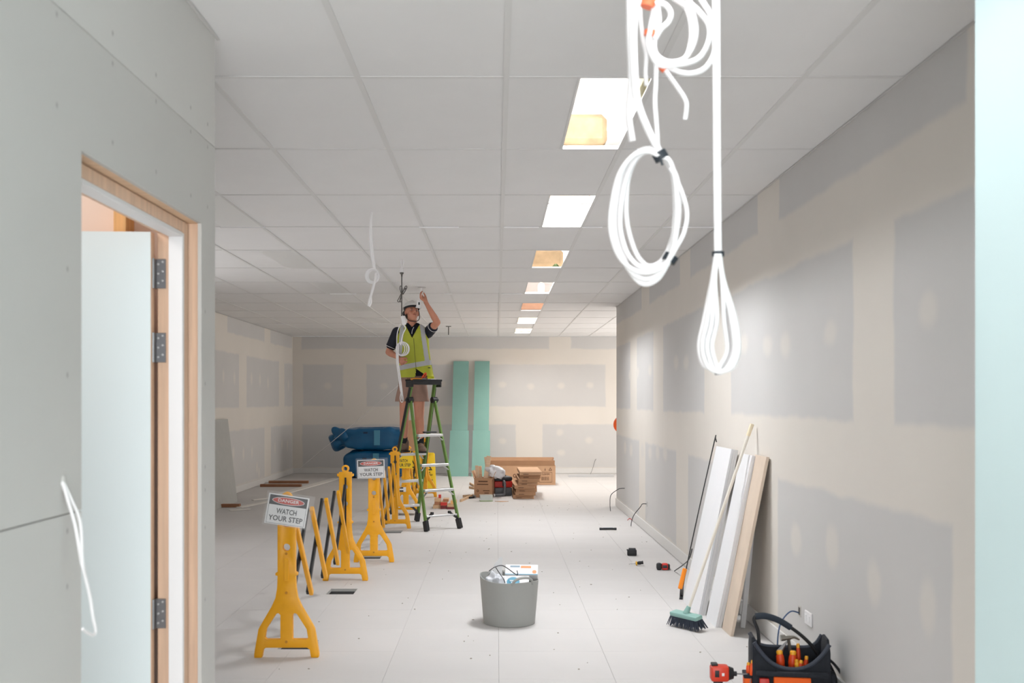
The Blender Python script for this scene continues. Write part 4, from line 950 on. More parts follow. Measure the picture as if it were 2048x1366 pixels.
hl = [(1518, 1288), (1516, 1262), (1508, 1240), (1514, 1231), (1530, 1232), (1556, 1240), (1580, 1254), (1604, 1272), (1626, 1294), (1638, 1312)]
mb = MB(); mb.tube([bp(*h_) for h_ in hl], .0085, 5, 10); obj('handle', mb.mesh('handle', BLACK, True), q)
mb = MB(); mb.tube([bp(*h_) for h_ in ((1511, 1233), (1530, 1232), (1556, 1240), (1581, 1255))], .0155, 5, 12); obj('foam_grip', mb.mesh('foam_grip', mat('foam_slate', (44, 52, 62), .9), True), q)
OC = mat('cloth_orange', (240, 98, 20), .75)
rbox('orange_pocket', (-.085, -bd-.03, .02), (.085, -bd-.002, .15), OC, .008, q); rbox('pocket_band', (-.165, -bd-.034, .152), (.165, -bd-.001, .174), BLACKC, .004, q)
rbox('side_pocket', (-.215, -.09, .02), (-bw-.008, .0, .135), OC, .008, q); rbox('side_pocket', (-.150, -bd-.028, .02), (-.105, -bd-.002, .14), RED, .006, q); rbox('side_pocket', (.125, -bd-.026, .02), (.155, -bd-.002, .12), RED, .005, q)
rbox('side_band', (-.218, -.093, .125), (-bw-.007, .003, .145), BLACKC, .004, q)
for pts in ([(1648, 1312), (1668, 1328), (1684, 1352), (1690, 1385), (1672, 1400)], [(1652, 1318), (1664, 1338), (1672, 1360), (1672, 1395)], [(1650, 1308), (1655, 1300), (1652, 1312), (1648, 1330)]):
    mb = MB(); mb.tube([bp(x, y, .02) for x, y in pts], .007, 6, 6); obj('strap', mb.mesh('strap', BLACK, True), q)
rbox('strap_pad', (bw+.014, -.05, .02), (bw+.042, .03, .15), BLACKC, .01, q)
mb = MB(); mb.ball(bp(1652, 1309, .0), (.02, .02, .03)); obj('strap_clip', mb.mesh('strap_clip', BLACK, True), q)
qb = q
AM = mat('cap_amber', (240, 170, 40), .4)
def driver(x, y, dy, ln, r, lab, tilt=0.0, cap=True, m=REDO):
    c = at(x, y, Yb+dy); d = Vector((math.sin(tilt), .05, math.cos(tilt)))
    s_ = empty('screwdriver', c-d*ln, 0, lab, 'screwdriver', 'screwdrivers in the tool tote'); R3 = d.to_track_quat('Z', 'Y').to_matrix()
    mb = MB(); mb.lathe([(r*.55, 0), (r*.8, ln*.08), (r*1.0, ln*.4), (r*.92, ln*.7), (r*.7, ln*.82)], c-d*ln*.9, 14, R3); mb.build('handle', m, s_, True)
    mb = MB(); mb.lathe([(r*.72, 0), (r*.78, ln*.12), (r*.6, ln*.2)], c-d*ln*.9+d*ln*.82, 14, R3); mb.build('cap', AM, s_, True)
    mb = MB(); mb.cone(c-d*ln*.9, c-d*(ln+.06), r*.25, seg=8); mb.build('shaft', STEEL, s_, True)
driver(1559, 1305, -.03, .085, .0195, 'leftmost fat orange screwdriver in the tool tote', -.1)
driver(1586, 1306, -.02, .09, .0195, 'fat orange screwdriver in the middle of the tool tote', .08)
driver(1596, 1292, .03, .10, .0105, 'tallest slim orange screwdriver in the tool tote', -.04)
driver(1593, 1322, -.045, .06, .0115, 'short amber screwdriver beside the middle one', -.1, m=AM)
driver(1602, 1324, -.05, .065, .0125, 'short orange screwdriver with amber cap at the front', .05)
driver(1613, 1316, -.01, .08, .0115, 'amber-capped screwdriver at the right of the tote', .12)
driver(1616, 1334, -.055, .06, .012, 'low amber-capped screwdriver in the front right corner', .2, m=AM)
driver(1497, 1328, -.03, .06, .011, 'orange screwdriver in the tote\'s left side pocket', .05, m=ORANGE)
driver(1505, 1324, -.06, .07, .010, 'orange-red screwdriver in the tote\'s left front pocket', .12, m=ORANGE)
# hammer and cutters
c = at(1576, 1276, Yb+.06)
h_ = empty('hammer', c-Vector((0, 0, .22)), 0, 'claw hammer standing head up in the tool tote', 'hammer')
mb = MB(); mb.cone(c+Vector((-.036, 0, .0)), c+Vector((-.014, 0, .002)), .0155, seg=14); mb.cone(c+Vector((-.014, 0, 0)), c+Vector((.012, 0, .002)), .011, seg=12); mb.tube([c+Vector((.01, 0, .002)), c+Vector((.03, 0, .004)), c+Vector((.055, 0, -.008))], .008, 5, 8, (.010, .004)); mb.build('head', mat('hammer_steel', (150, 146, 138), .35, .7), h_, True)
mb = MB(); mb.cone(c+Vector((.002, 0, -.008)), c+Vector((.03, -.02, -.20)), .008, .010, 10); mb.build('handle', mat('hammer_handle', (84, 78, 70), .6), h_, True)
c = at(1567, 1292, Yb+.03)
h_ = empty('long_nose_pliers', c-Vector((0, 0, .1)), 0, 'silver long-nose pliers standing jaws up in the tool tote', 'pliers')
mb = MB(); mb.cone(c+Vector((-.02, 0, -.03)), c+Vector((.018, 0, .026)), .016, .003, 10); mb.build('jaws', STEEL, h_, True)
mb = MB(); mb.cone(c+Vector((-.03, 0, -.10)), c+Vector((-.018, 0, -.028)), .008, seg=8); mb.cone(c+Vector((.0, 0, -.10)), c+Vector((-.012, 0, -.028)), .008, seg=8); mb.build('handle', ORANGE, h_, True)
# cordless driver standing on its battery
Yd = 4.95; c = at(1440, 1346, Yd)
q = empty('cordless_driver', (c.x, Yd, 0), math.radians(-4), 'red-orange cordless driver standing left of the tool tote', 'power tool'); zc = c.z
rbox('motor_housing', (-.046, -.034, zc-.036), (.04, .034, zc+.038), mat('driver_red', (214, 58, 30), .4), .012, q)
mb = MB(); mb.cone((.038, 0, zc), (.062, 0, zc), .034, .026, 16); mb.cone((.06, 0, zc-.002), (.078, 0, zc-.002), .012, seg=12); obj('gear_case', mb.mesh('gear_case', BLACK, True), q)
mb = MB(); mb.cone((.078, 0, zc-.002), (.128, 0, zc-.003), .0035, seg=8); obj('bit', mb.mesh('bit', STEEL, True), q)
rbox('top_cap', (-.042, -.02, zc+.037), (-.012, .02, zc+.048), BLACK, .003, q); rbox('vent', (-.028, -.0355, zc-.012), (-.008, -.0335, zc+.02), BLACK, .0006, q); rbox('logo_patch', (.004, -.0355, zc-.006), (.016, -.0335, zc+.008), PAPER, .0006, q)
rbox('grip', (-.03, -.02, .05), (.012, .02, zc-.03), BLACK, .01, q); rbox('battery', (-.045, -.035, .001), (.05, .035, .055), VBK, .008, q)
p = at(1478, 1366, 4.9); q = empty('side_cutters', (p.x, 4.86, 0), math.radians(5), 'red-handled cutters lying between driver and tool tote', 'pliers')
mb = MB(); mb.tube([(-.07, 0, .10), (-.02, .0, .106), (.03, 0, .10)], .009, 4, 8); mb.tube([(-.07, .0, .06), (-.02, .02, .03), (.02, .01, .01)], .009, 4, 8); mb.tube([(-.07, .0, .10), (-.078, 0, .08), (-.07, 0, .06)], .009, 4, 8); obj('handle', mb.mesh('handle', RED, True), q)

# ================================================================ BUCKET
p = fl(1019, 1256); cB = Vector((p.x, p.y+.17, 0))
q = empty('flexible_tub', cB, 0, 'grey flexible plastic tub full of packaging in the middle of the floor', 'tub')
n = 56; outer = []; inner = []
hA = math.radians(-62)
def tubz(a):
    d1 = math.cos((a-hA)); d = abs(d1)
    return .275+.012*max(0, d)+.035*max(0, -math.cos(a+.15))**2
for t in [i/9 for i in range(10)]:
    r_ = .168+.024*t; outer.append([Vector((r_*math.cos(a), r_*math.sin(a), .002+(tubz(a)-.002)*t)) for a in [2*math.pi*j/n for j in range(n)]])
for t in [i/9 for i in range(9, -1, -1)]:
    r_ = .164+.024*t-.001; inner.append([Vector((r_*math.cos(a), r_*math.sin(a), .008+(tubz(a)-.008)*t)) for a in [2*math.pi*j/n for j in range(n)]])
mb = MB(); mb.loft(outer+inner); obj('body', mb.mesh('body', GREY, True), q)
for a0, hh in ((hA, .318), (hA+math.pi, .312)):
    mb = MB(); mb.tube([Vector((.191*math.cos(a0+s_), .191*math.sin(a0+s_), .27+(hh-.27)*z)) for s_, z in ((-.40, 0), (-.34, .55), (-.2, .9), (0, 1), (.2, .9), (.34, .55), (.40, 0))], .0085, 5, 8); obj('handle', mb.mesh('handle', GREY, True), q)
ORP = mat('print_orange', (246, 150, 100), .6); BLP = mat('print_blue', (90, 158, 186), .6)
def tilted(name, c, rz, tilt, w_, h_, d_, lab):
    """carton whose printed face looks up and towards the room"""
    q = empty(name, (c.x, c.y, .02), rz, lab, 'box'); M = Matrix.Translation((0, 0, c.z-.02)) @ Matrix.Rotation(-tilt, 4, 'X')
    def part(nm, mb, m): me = mb.mesh(nm, m); me.transform(M); return obj(nm, me, q)
    mb = MB(); mb.b2((-w_/2, 0, -h_/2), (w_/2, d_, h_/2), .002); part('carton', mb, PAPER); return part
pt = tilted('product_box', at(1043, 1139, cB.y+.05), math.radians(-5), math.radians(48), .215, .085, .06, 'white box with orange print on top in the grey tub')
mb = MB(); mb.b2((-.005, -.001, .012), (.062, -.0002, .03)); pt('orange_print', mb, ORP)
mb = MB(); mb.b2((-.075, -.001, .018), (-.012, -.0002, .032)); pt('grey_print', mb, mat('print_grey', (140, 160, 174), .6))
mb = MB(); mb.prism(circ(.085, -.018, .014, 14), .0008, Matrix.Translation((0, -.0006, 0))); pt('orange_badge', mb, ORP)
mb = MB(); mb.b2((-.107, -.001, -.042), (.107, -.0002, -.037)); pt('blue_edge', mb, BLP)
pt = tilted('disc_box', at(1030, 1164, cB.y-.06), math.radians(-3), math.radians(52), .18, .11, .04, 'white box with a blue disc at the front of the grey tub')
mb = MB(); mb.prism(circ(-.012, .0, .042, 24), .0008, Matrix.Translation((0, -.0006, 0))); pt('blue_disc', mb, BLP)
mb = MB(); mb.b2((-.035, -.0016, .006), (.012, -.001, .014)); mb.b2((-.025, -.0016, -.008), (.0, -.001, -.002)); o_ = pt('disc_print', mb, PAPER); o_['kind'] = 'stuff'
c = at(994, 1126, cB.y+.03); mb = MB(); mb.prism([(-.03, -.14), (.035, -.14), (.035, .045), (.02, .05), (-.02, .0)], .002, Matrix.Translation(c+Vector((0, 0, -.01))) @ Matrix.Rotation(.15, 4, 'Z')); tag(mb.build('card_flap', PAPER), 'pointed white card sticking up from the grey tub', 'card')
mb = MB(); pillow(mb, at(987, 1158, cB.y-.03)+Vector((.01, 0, -.03)), (.11, .13, .13), .8, None, .45, 40, 28, 3, 30); tag(mb.build('plastic_wrap', BAG, None, True), 'crumpled clear wrap at the left of the grey tub', 'wrap')
q = empty('black_wire', at(998, 1134, cB.y-.03), 0, 'thin black wire looped over the boxes in the tub', 'wire')
for pts in ([(978, 1142, -.05), (990, 1134, -.05), (1003, 1131, -.02), (1014, 1136, 0), (1034, 1150, -.13), (1034, 1141, -.13)], [(991, 1134, -.06), (998, 1145, -.09), (1007, 1158, -.12), (1010, 1166, -.12)]):
    mb = MB(); mb.tube([at(x, y, cB.y+d) for x, y, d in pts], .003, 6, 6); mb.build('strand', BLACK, q, True)
mb = MB(); mb.b2((-.045, -.04, 0), (.045, .05, .225), .003); me = mb.mesh('white_carton', PAPER); o = obj('white_carton', me, None, cB+Vector((-.055, .075, .012))); o.rotation_euler = (0, -.12, .5); tag(o, 'plain white carton at the back of the grey tub', 'box')

# wire at the left partition
a = Vector((LX, 2.437, 1.245))
q = empty('wall_cable', a, 0, 'looped white cable poking out of the left partition beside the door', 'cable')
Y = 2.45
for pts in ([(127, 967), (142, 998), (158, 1035), (163, 1075), (164, 1115), (170, 1150), (178, 1185)], [(126, 969), (137, 1005), (150, 1050), (158, 1095), (164, 1130), (172, 1160), (180, 1195), (186, 1235), (191, 1262), (186, 1270), (176, 1266), (165, 1258)]):
    P_ = [at(x, y, Y) for x, y in pts]
    for i, v_ in enumerate(P_): v_.x = LX+.004+.012*min(i, 4); v_.y = F*(-v_.x)/(VX-pts[i][0]); v_.z = HC+(VY-pts[i][1])/F*v_.y
    P_.insert(0, a+Vector((-.01, 0, 0))); mb = MB(); mb.tube(P_, .0038, 6, 7); mb.build('cable', CABLE, q, True)
mb = MB(); mb.ball((0, 0, 0), (.006, .012, .02)); o = mb.build('hole', DUCT, q); o.matrix_parent_inverse = Matrix.Identity(4)
# litter of sawdust and scraps on the floor
mb = MB()
for i in range(150):
    Y = random.uniform(4.2, 17); X = random.uniform(-1.4, 1.55)
    if Y > 15 and X > -.2: continue
    s_ = random.uniform(.003, .011); mb.box((X, Y, .002), (s_, s_*random.uniform(.4, 1.4), .003), Matrix.Rotation(random.uniform(0, 3), 3, 'Z'))
tag(mb.build('floor_litter', mat('litter', (158, 148, 136), .8)), 'tiny scraps and dust scattered over the floor', 'litter', kind='stuff')

# ================================================================ THE WORKER ON THE LADDER
YP = 12.24; ZS = .842
PS = F/YP                                            # pixels per metre at his distance
yfoot = VY+(HC-ZS)*PS
X0 = (822-VX)/PS
person = empty('person', (X0, YP, ZS), 0, 'worker in lime safety vest and white helmet reaching to the ceiling from the ladder', 'person')
def L(x, y, dep=0.0): return Vector(((x-822)/PS, dep, (yfoot-y)/PS))    # photo position to the figure's own frame
SKIN = mat('skin', (200, 138, 112), .55, var=.05, scale=9); LIP = mat('lip', (168, 96, 84), .5)
NAVY = mat('navy_polo', (24, 28, 42), .8, var=.15, scale=20); LIME = mat('hi_vis_lime', (236, 242, 92), .6, var=.04, scale=8)
SILV = mat('reflective_tape', (236, 237, 240), .4); SHORT = mat('khaki_shorts', (158, 126, 112), .85, var=.07, scale=9, bump=.3)
BOOT = mat('boot_brown', (112, 90, 76), .7, var=.12, scale=14); SOLE = mat('boot_sole', (40, 36, 34), .8); SOCK = mat('sock_black', (30, 32, 38), .9)
HELM = mat('helmet_white', (226, 224, 220), .35); HAIR = mat('hair_brown', (62, 44, 34), .8)

def fuse(name, mb, vox, m, parent, smooth=4, fac=.5):
    """turn overlapping solids into one continuous skin"""
    me = mb.mesh(name+'_raw', None); o = bpy.data.objects.new(name, me); COL.objects.link(o)
    r = o.modifiers.new('r', 'REMESH'); r.mode = 'VOXEL'; r.voxel_size = vox; r.use_smooth_shade = True
    s = o.modifiers.new('s', 'SMOOTH'); s.iterations = smooth; s.factor = fac
    dg = bpy.context.evaluated_depsgraph_get(); me2 = bpy.data.meshes.new_from_object(o.evaluated_get(dg))
    bpy.data.objects.remove(o); bpy.data.meshes.remove(me)
    me2.name = name; me2.materials.clear(); me2.materials.append(m); me2.polygons.foreach_set('use_smooth', [True]*len(me2.polygons))
    return obj(name, me2, parent)
def limb(mb, pts):
    """chain of tapered capsules: (point, radius)"""
    for (a, ra), (b, rb) in zip(pts, pts[1:]):
        mb.ball(a, ra, 14, 10); mb.ball(b, rb, 14, 10)
        if (Vector(b)-Vector(a)).length > 1e-4: mb.cone(a, b, ra, rb, 14)
    return mb
# joints
hipL, hipR = L(812, 768, .0), L(838, 768, .0)
kneeL, kneeR = L(809, 832, -.03), L(839, 834, -.03)
ankL, ankR = L(807, 884, .03), L(840, 886, .03)
shL, shR = L(793, 668, .01), L(857, 664, .01)
elL, wrL, haL = L(777, 704, .03), L(795, 714, -.17), L(806, 722, -.24)
elR, wrR, haR = L(876, 647, -.17), L(858, 615, -.27), L(852.5, 604, -.29)
neck, headc = L(824, 652, .0), L(824, 624, -.01)
HM = Matrix.Translation(headc) @ Matrix.Rotation(math.radians(22), 4, 'Z') @ Matrix.Rotation(math.radians(-14), 4, 'X') @ Matrix.Rotation(math.radians(3), 4, 'Y')
def hd(x, y, z): return HM @ Vector((x, y, z))
HR = HM.to_3x3()
b = MB()
# head
b.ball(hd(0, .012, .026), (.074, .092, .098), 24, 16, HR); b.ball(hd(0, -.022, -.048), (.059, .066, .072), 20, 14, HR); b.ball(hd(0, -.045, -.098), (.032, .032, .026), 14, 10, HR)
b.ball(hd(0, -.068, .012), (.05, .022, .016), 14, 10, HR)                                  # brow
b.cone(hd(0, -.084, .004), hd(0, -.114, -.034), .010, .016, 10); b.ball(hd(0, -.106, -.034), (.019, .015, .013), 10, 8, HR)   # nose
for s in (-1, 1):
    b.ball(hd(s*.04, -.066, -.028), (.022, .02, .02), 12, 8, HR); b.ball(hd(s*.078, .012, -.012), (.012, .02, .034), 12, 8, HR)
b.ball(hd(0, -.082, -.063), (.024, .014, .010), 12, 8, HR)
limb(b, [(headc+Vector((0, .015, -.06)), .056), (neck, .058), (neck+Vector((0, .01, -.06)), .07)])
# trunk (under the clothes)
limb(b, [(L(824, 668, .01), .10), (L(824, 700, .01), .115), (L(825, 745, .01), .12)])
limb(b, [(shL, .052), (L(824, 665, .01), .08), (shR, .052)])
# legs
for h_, k_, a_ in ((hipL, kneeL, ankL), (hipR, kneeR, ankR)):
    c_ = k_.lerp(a_, .38)+Vector((0, .018, 0)); limb(b, [(h_, .082), (k_, .054), (c_, .054), (a_, .036), (a_+Vector((0, -.01, -.06)), .036)])
# arms
limb(b, [(shL, .05), (elL, .040), (elL.lerp(wrL, .3), .042), (wrL, .027), (haL.lerp(wrL, .5), .027)])
limb(b, [(shR, .05), (elR, .040), (elR.lerp(wrR, .3), .040), (wrR, .026), (haR.lerp(wrR, .4), .026)])
# his right hand (lower, holding the cable): palm, four fingers, thumb
def hand(b, palm, dirn, side, curl, spread):
    d = dirn.normalized(); s = (side-d*side.dot(d)).normalized(); n = d.cross(s)
    b.ball(palm, (.042, .040, .018), 14, 10, Matrix((d, s, n)).transposed())
    for i, (o_, ln) in enumerate(((-.030, .062), (-.010, .072), (.010, .068), (.029, .054))):
        a = palm+d*.032+s*o_; p1 = a+d*ln*.45+n*curl*ln*.2+s*o_*spread; p2 = p1+d*ln*.25+n*curl*ln*.38; p3 = p2-d*ln*.05+n*curl*ln*.34
        limb(b, [(a, .0095), (p1, .009), (p2, .0085), (p3, .0075)])
    a = palm-d*.012-s*.034; p1 = a+d*.028-s*.022+n*curl*.012; p2 = p1+d*.028+s*.002+n*curl*.020
    limb(b, [(a, .0125), (p1, .0105), (p2, .009)])
hand(b, haL, Vector((.55, -.35, -.72)), Vector((-.6, -.2, -.45)), -1.0, .15)
hand(b, haR, Vector((-.78, -.25, .50)), Vector((.30, -.45, -.8)), 1.0, .1)
body = fuse('body', b, .0052, SKIN, person, 3, .45)
# face details
def small(nm, mb, m, par=None): return obj(nm, mb.mesh(nm, m, True), par or body)
for s in (-1, 1):
    e = MB(); e.ball(hd(s*.031, -.083, -.008), (.0125, .005, .0055), 12, 8, HR); small('eye', e, mat('eye_white', (176, 150, 138), .3))
    e = MB(); e.ball(hd(s*.031+.003, -.0875, -.005), (.006, .003, .0052), 10, 8, HR); small('iris', e, mat('iris', (48, 44, 42), .3))
    e = MB(); e.ball(hd(s*.032, -.088, .012), (.019, .006, .0045), 12, 6, HR @ Matrix.Rotation(-s*.12, 3, 'Y')); small('eyebrow', e, mat('brow', (104, 70, 50), .8))
e = MB(); e.ball(hd(0, -.094, -.063), (.024, .007, .004), 12, 6, HR); small('mouth', e, LIP)
hm = MB(); hm.ball(hd(0, .035, .0), (.079, .078, .072), 20, 14, HR); hm.ball(hd(0, .05, -.04), (.062, .055, .05), 16, 12, HR); small('hair', hm, HAIR, person)
# helmet: ridged shell, brim, headband, chin strap
hl_ = empty('helmet', (0, 0, 0)); hl_.parent = person
mb = MB(); rings = []
for i in range(11):
    t = i/10; r_ = math.cos(t*math.pi/2*.98); z = .052+.082*math.sin(t*math.pi/2)
    rings.append([hd(.096*r_*math.cos(a), .012+.118*r_*math.sin(a), z+(.006*math.exp(-(math.cos(a)/.22)**2) if t < .99 else .0)) for a in [2*math.pi*j/36 for j in range(36)]])
mb.loft(rings); obj('shell', mb.mesh('shell', HELM, True), hl_)
mb = MB(); rim = []
for rr, z in ((.094, .050), (.108, .046), (.110, .050), (.096, .060)):
    rim.append([hd(rr*math.cos(a), .012+(rr+.022+(.045*max(0, -math.sin(a))**3 if rr > .1 else 0))*math.sin(a), z-(.010*max(0, -math.sin(a))**3 if rr > .1 else 0)) for a in [2*math.pi*j/36 for j in range(36)]])
mb.loft(rim+[rim[0]], True, False); obj('brim', mb.mesh('brim', HELM, True), hl_)
mb = MB(); bd_ = []
for z, rr in ((.054, .081), (.030, .084), (.030, .089), (.054, .091)):
    bd_.append([hd(rr*math.cos(a), .008+rr*1.16*math.sin(a), z) for a in [2*math.pi*j/30 for j in range(30)]])
mb.loft(bd_+[bd_[0]], True, False); obj('headband', mb.mesh('headband', BLACK, True), hl_)
mb = MB(); mb.ball(hd(-.085, .045, -.012), (.018, .03, .03), 12, 8, HR); obj('ratchet', mb.mesh('ratchet', BLACK, True), hl_)
mb = MB(); mb.tube([hd(-.084, .005, .02), hd(-.083, -.0, -.05), hd(-.05, -.035, -.12), hd(0, -.05, -.132), hd(.05, -.035, -.12), hd(.085, -.015, -.08), hd(.088, -.005, -.02), hd(.084, 0, .02)], .0045, 6, 8); obj('chin_strap', mb.mesh('chin_strap', BLACK, True), hl_)
# polo shirt and vest share one torso surface
ZT = [L(0, y).z for y in (760, 748, 725, 700, 680, 668, 658, 651, 646)]
CXp = [(833-822)/PS, (831-822)/PS, (829-822)/PS, (827-822)/PS, (825.5-822)/PS, (825-822)/PS, (825-822)/PS, (825-822)/PS, (825-822)/PS]
AA = [.208, .200, .186, .180, .182, .180, .160, .115, .075]
BB = [.150, .145, .135, .130, .128, .122, .105, .082, .066]
def itp(T, V, z):
    if z <= T[0]: return V[0]
    for i in range(len(T)-1):
        if z <= T[i+1]:
            f = (z-T[i])/(T[i+1]-T[i]); return V[i]+(V[i+1]-V[i])*f
    return V[-1]
def torso(a, z, off):
    A, B_, cx = itp(ZT, AA, z)+off, itp(ZT, BB, z)+off, itp(ZT, CXp, z)
    ca, sa = math.cos(a), math.sin(a); e_ = .82
    fold = .004*math.sin(a*9+z*14)*max(0, 1.45-z)
    return Vector((cx+math.copysign(abs(ca)**e_, ca)*(A+fold), .012+math.copysign(abs(sa)**e_, sa)*(B_+fold), z))
def shell(name, z0, z1, off, keep, m, par, na=256, nz=200, thick=.004):
    bm = bmesh.new(); V = {}
    for i in range(nz+1):
        for j in range(na): V[i, j] = torso(2*math.pi*j/na, z0+(z1-z0)*i/nz, off)
    vv = {}
    def gv(i, j):
        k = (i, j % na)
        if k not in vv: vv[k] = bm.verts.new(V[k])
        return vv[k]
    for i in range(nz):
        for j in range(na):
            am, zm = 2*math.pi*(j+.5)/na, z0+(z1-z0)*(i+.5)/nz; c_ = torso(am, zm, off)
            if keep(c_.x, c_.y, c_.z, am): bm.faces.new((gv(i, j), gv(i, j+1), gv(i+1, j+1), gv(i+1, j)))
    r_ = bmesh.ops.solidify(bm, geom=bm.faces[:], thickness=-thick)
    bmesh.ops.recalc_face_normals(bm, faces=bm.faces[:])
    me = bpy.data.meshes.new(name); bm.to_mesh(me); bm.free(); me.materials.append(m); me.polygons.foreach_set('use_smooth', [True]*len(me.polygons))
    return obj(name, me, par)
ztop = ZT[-1]
polo = shell('polo_shirt', L(0, 752.5).z, ztop, -.008, lambda x, y, z, a: not (y < 0 and z > L(0, 655).z and abs(x-.018) < (z-L(0, 655).z)*.9), NAVY, person)
zv = L(0, 677).z
def inV(x, y, z): return y < .02 and z > zv and abs(x-(.022)) < (z-zv)*.52+.001
def armh(x, y, z):
    cx = itp(ZT, CXp, z); zz = (z-L(0, 664).z)/.085
    return abs(x-cx) > .150 and zz*zz+((y-.012)/.085)**2 < 1.0
zb = L(0, 748).z; zl = L(0, 752).z
def vest_keep(x, y, z, a): 
    if inV(x, y, z) or armh(x, y, z) or z > L(0, 649).z: return False
    if y < 0 and x > .066 and z < max(L(0, 737).z-(x-.060)*.667, L(0, 753).z): return False       # open flap below the zip
    if y < 0 and x < .066 and z < L(0, 755.5).z+.03*max(0, (x-.03)/.036)**4: return False
    return True
vest = shell('safety_vest', L(0, 757).z, ztop, .006, vest_keep, LIME, person)
def band(x, y, z, a): return L(0, 736.5).z < z-.20*(x-.03)*(y < 0)*.9 < L(0, 726.5).z and vest_keep(x, y, z, a)
shell('reflective_band', L(0, 744).z, L(0, 719).z, .0105, band, SILV, vest, 256, 60, .003)
def strap_(x, y, z, a):
    s1 = abs(x-(-.118+.02*(z-1.2)/.25)) < .024; s2 = abs(x-(.193-.055*(z-L(0, 720).z)/.375)) < .026
    return z > L(0, 727).z and (s1 or s2) and vest_keep(x, y, z, a)
shell('reflective_strap', L(0, 728).z, ztop, .0105, strap_, SILV, vest, 256, 180, .003)
mb = MB(); mb.tube([torso(math.radians(-86), z, .012) for z in [zv-.005-(zv-L(0, 742).z)*i/8 for i in range(9)]], .0028, 3, 6); obj('zip', mb.mesh('zip', mat('zip_olive', (120, 124, 44), .7), True), vest)
mb = MB(); c_ = torso(math.radians(-38), L(0, 736).z, .016); mb.box(c_, (.03, .004, .008), Matrix.Rotation(.5, 3, 'Z')); obj('label', mb.mesh('label', BLACK), vest)
mb = MB(); mb.tube([torso(math.radians(-90-26), L(0, 650).z, .004), torso(math.radians(-98), L(0, 664).z, .012), torso(math.radians(-84), L(0, 664).z, .012)], .0035, 3, 6)
mb = MB()
for s in (-1, 1): mb.loft([[neck+Vector((s*.005, -.07, -.015)), neck+Vector((s*.062, -.045, .012)), neck+Vector((s*.07, .03, .02))], [neck+Vector((s*.012, -.092, -.065)), neck+Vector((s*.085, -.055, -.02)), neck+Vector((s*.088, .03, -.005))]], False, False)
for f in list(mb.bm.faces): pass
bmesh.ops.solidify(mb.bm, geom=mb.bm.faces[:], thickness=.006); obj('collar', mb.mesh('collar', NAVY), polo)
mb = MB(); mb.tube([neck+Vector((.028, -.088, -.02)), neck+Vector((.012, -.112, -.06)), neck+Vector((.008, -.122, -.10))], .0035, 5, 6); obj('collar_piping', mb.mesh('collar_piping', PAPER, True), polo)
# sleeves
for sh_, el_, t, nm in ((shL, elL, .72, 'l'), (shR, elR, .52, 'r')):
    e0 = sh_.lerp(el_, t); d = (el_-sh_).normalized()
    mb = MB(); limb(mb, [(sh_-d*.02, .066), (sh_.lerp(el_, .35), .064), (e0-d*.02, .062)]); mb.cone(e0-d*.03, e0, .062, .064, 16); fuse('sleeve', mb, .007, NAVY, polo, 2, .4)
    mb = MB(); u_ = d.orthogonal().normalized(); v_ = d.cross(u_)
    mb.tube([e0+(u_*math.cos(a)+v_*math.sin(a))*.064 for a in [i*math.pi/8 for i in range(16)]], .003, 3, 6, None, True); obj('sleeve_piping', mb.mesh('sleeve_piping', PAPER, True), polo)
# shorts
mb = MB(); pel = L(826, 758, .012)
for s, h_, k_, xh in ((-1, hipL, kneeL, 807), (1, hipR, kneeR, 842)):
    he = L(xh, 803, -.008)
    rings = []
    for t in [i/8 for i in range(9)]:
        c_ = h_.lerp(he, t) if t > 0 else h_; rx, ryy = .088+.012*t, .118-.012*t
        if t == 0: c_ = c_+Vector((0, 0, .05))
        rings.append([c_+Vector((rx*math.cos(a)*(1+.04*math.sin(a*5+t*6)), ryy*math.sin(a)*(1+.04*math.sin(a*4+t*5)), 0)) for a in [2*math.pi*j/24 for j in range(24)]])
    mb.loft(rings)
mb.ball(pel+Vector((0, 0, .0)), (.175, .135, .085), 20, 12)
mb.lathe([(.13, 0), (.135, .08)], pel+Vector((0, 0, -.01)), 24)
sh_o = fuse('shorts', mb, .0075, SHORT, person, 3, .5)
mb = MB(); mb.tube([L(817, 757, -.15), L(817.5, 762, -.152), L(817, 768, -.15)], .004, 4, 6); mb.tube([L(820, 757, -.15), L(821, 764, -.152)], .004, 4, 6); obj('drawstring', mb.mesh('drawstring', PRINT, True), sh_o)
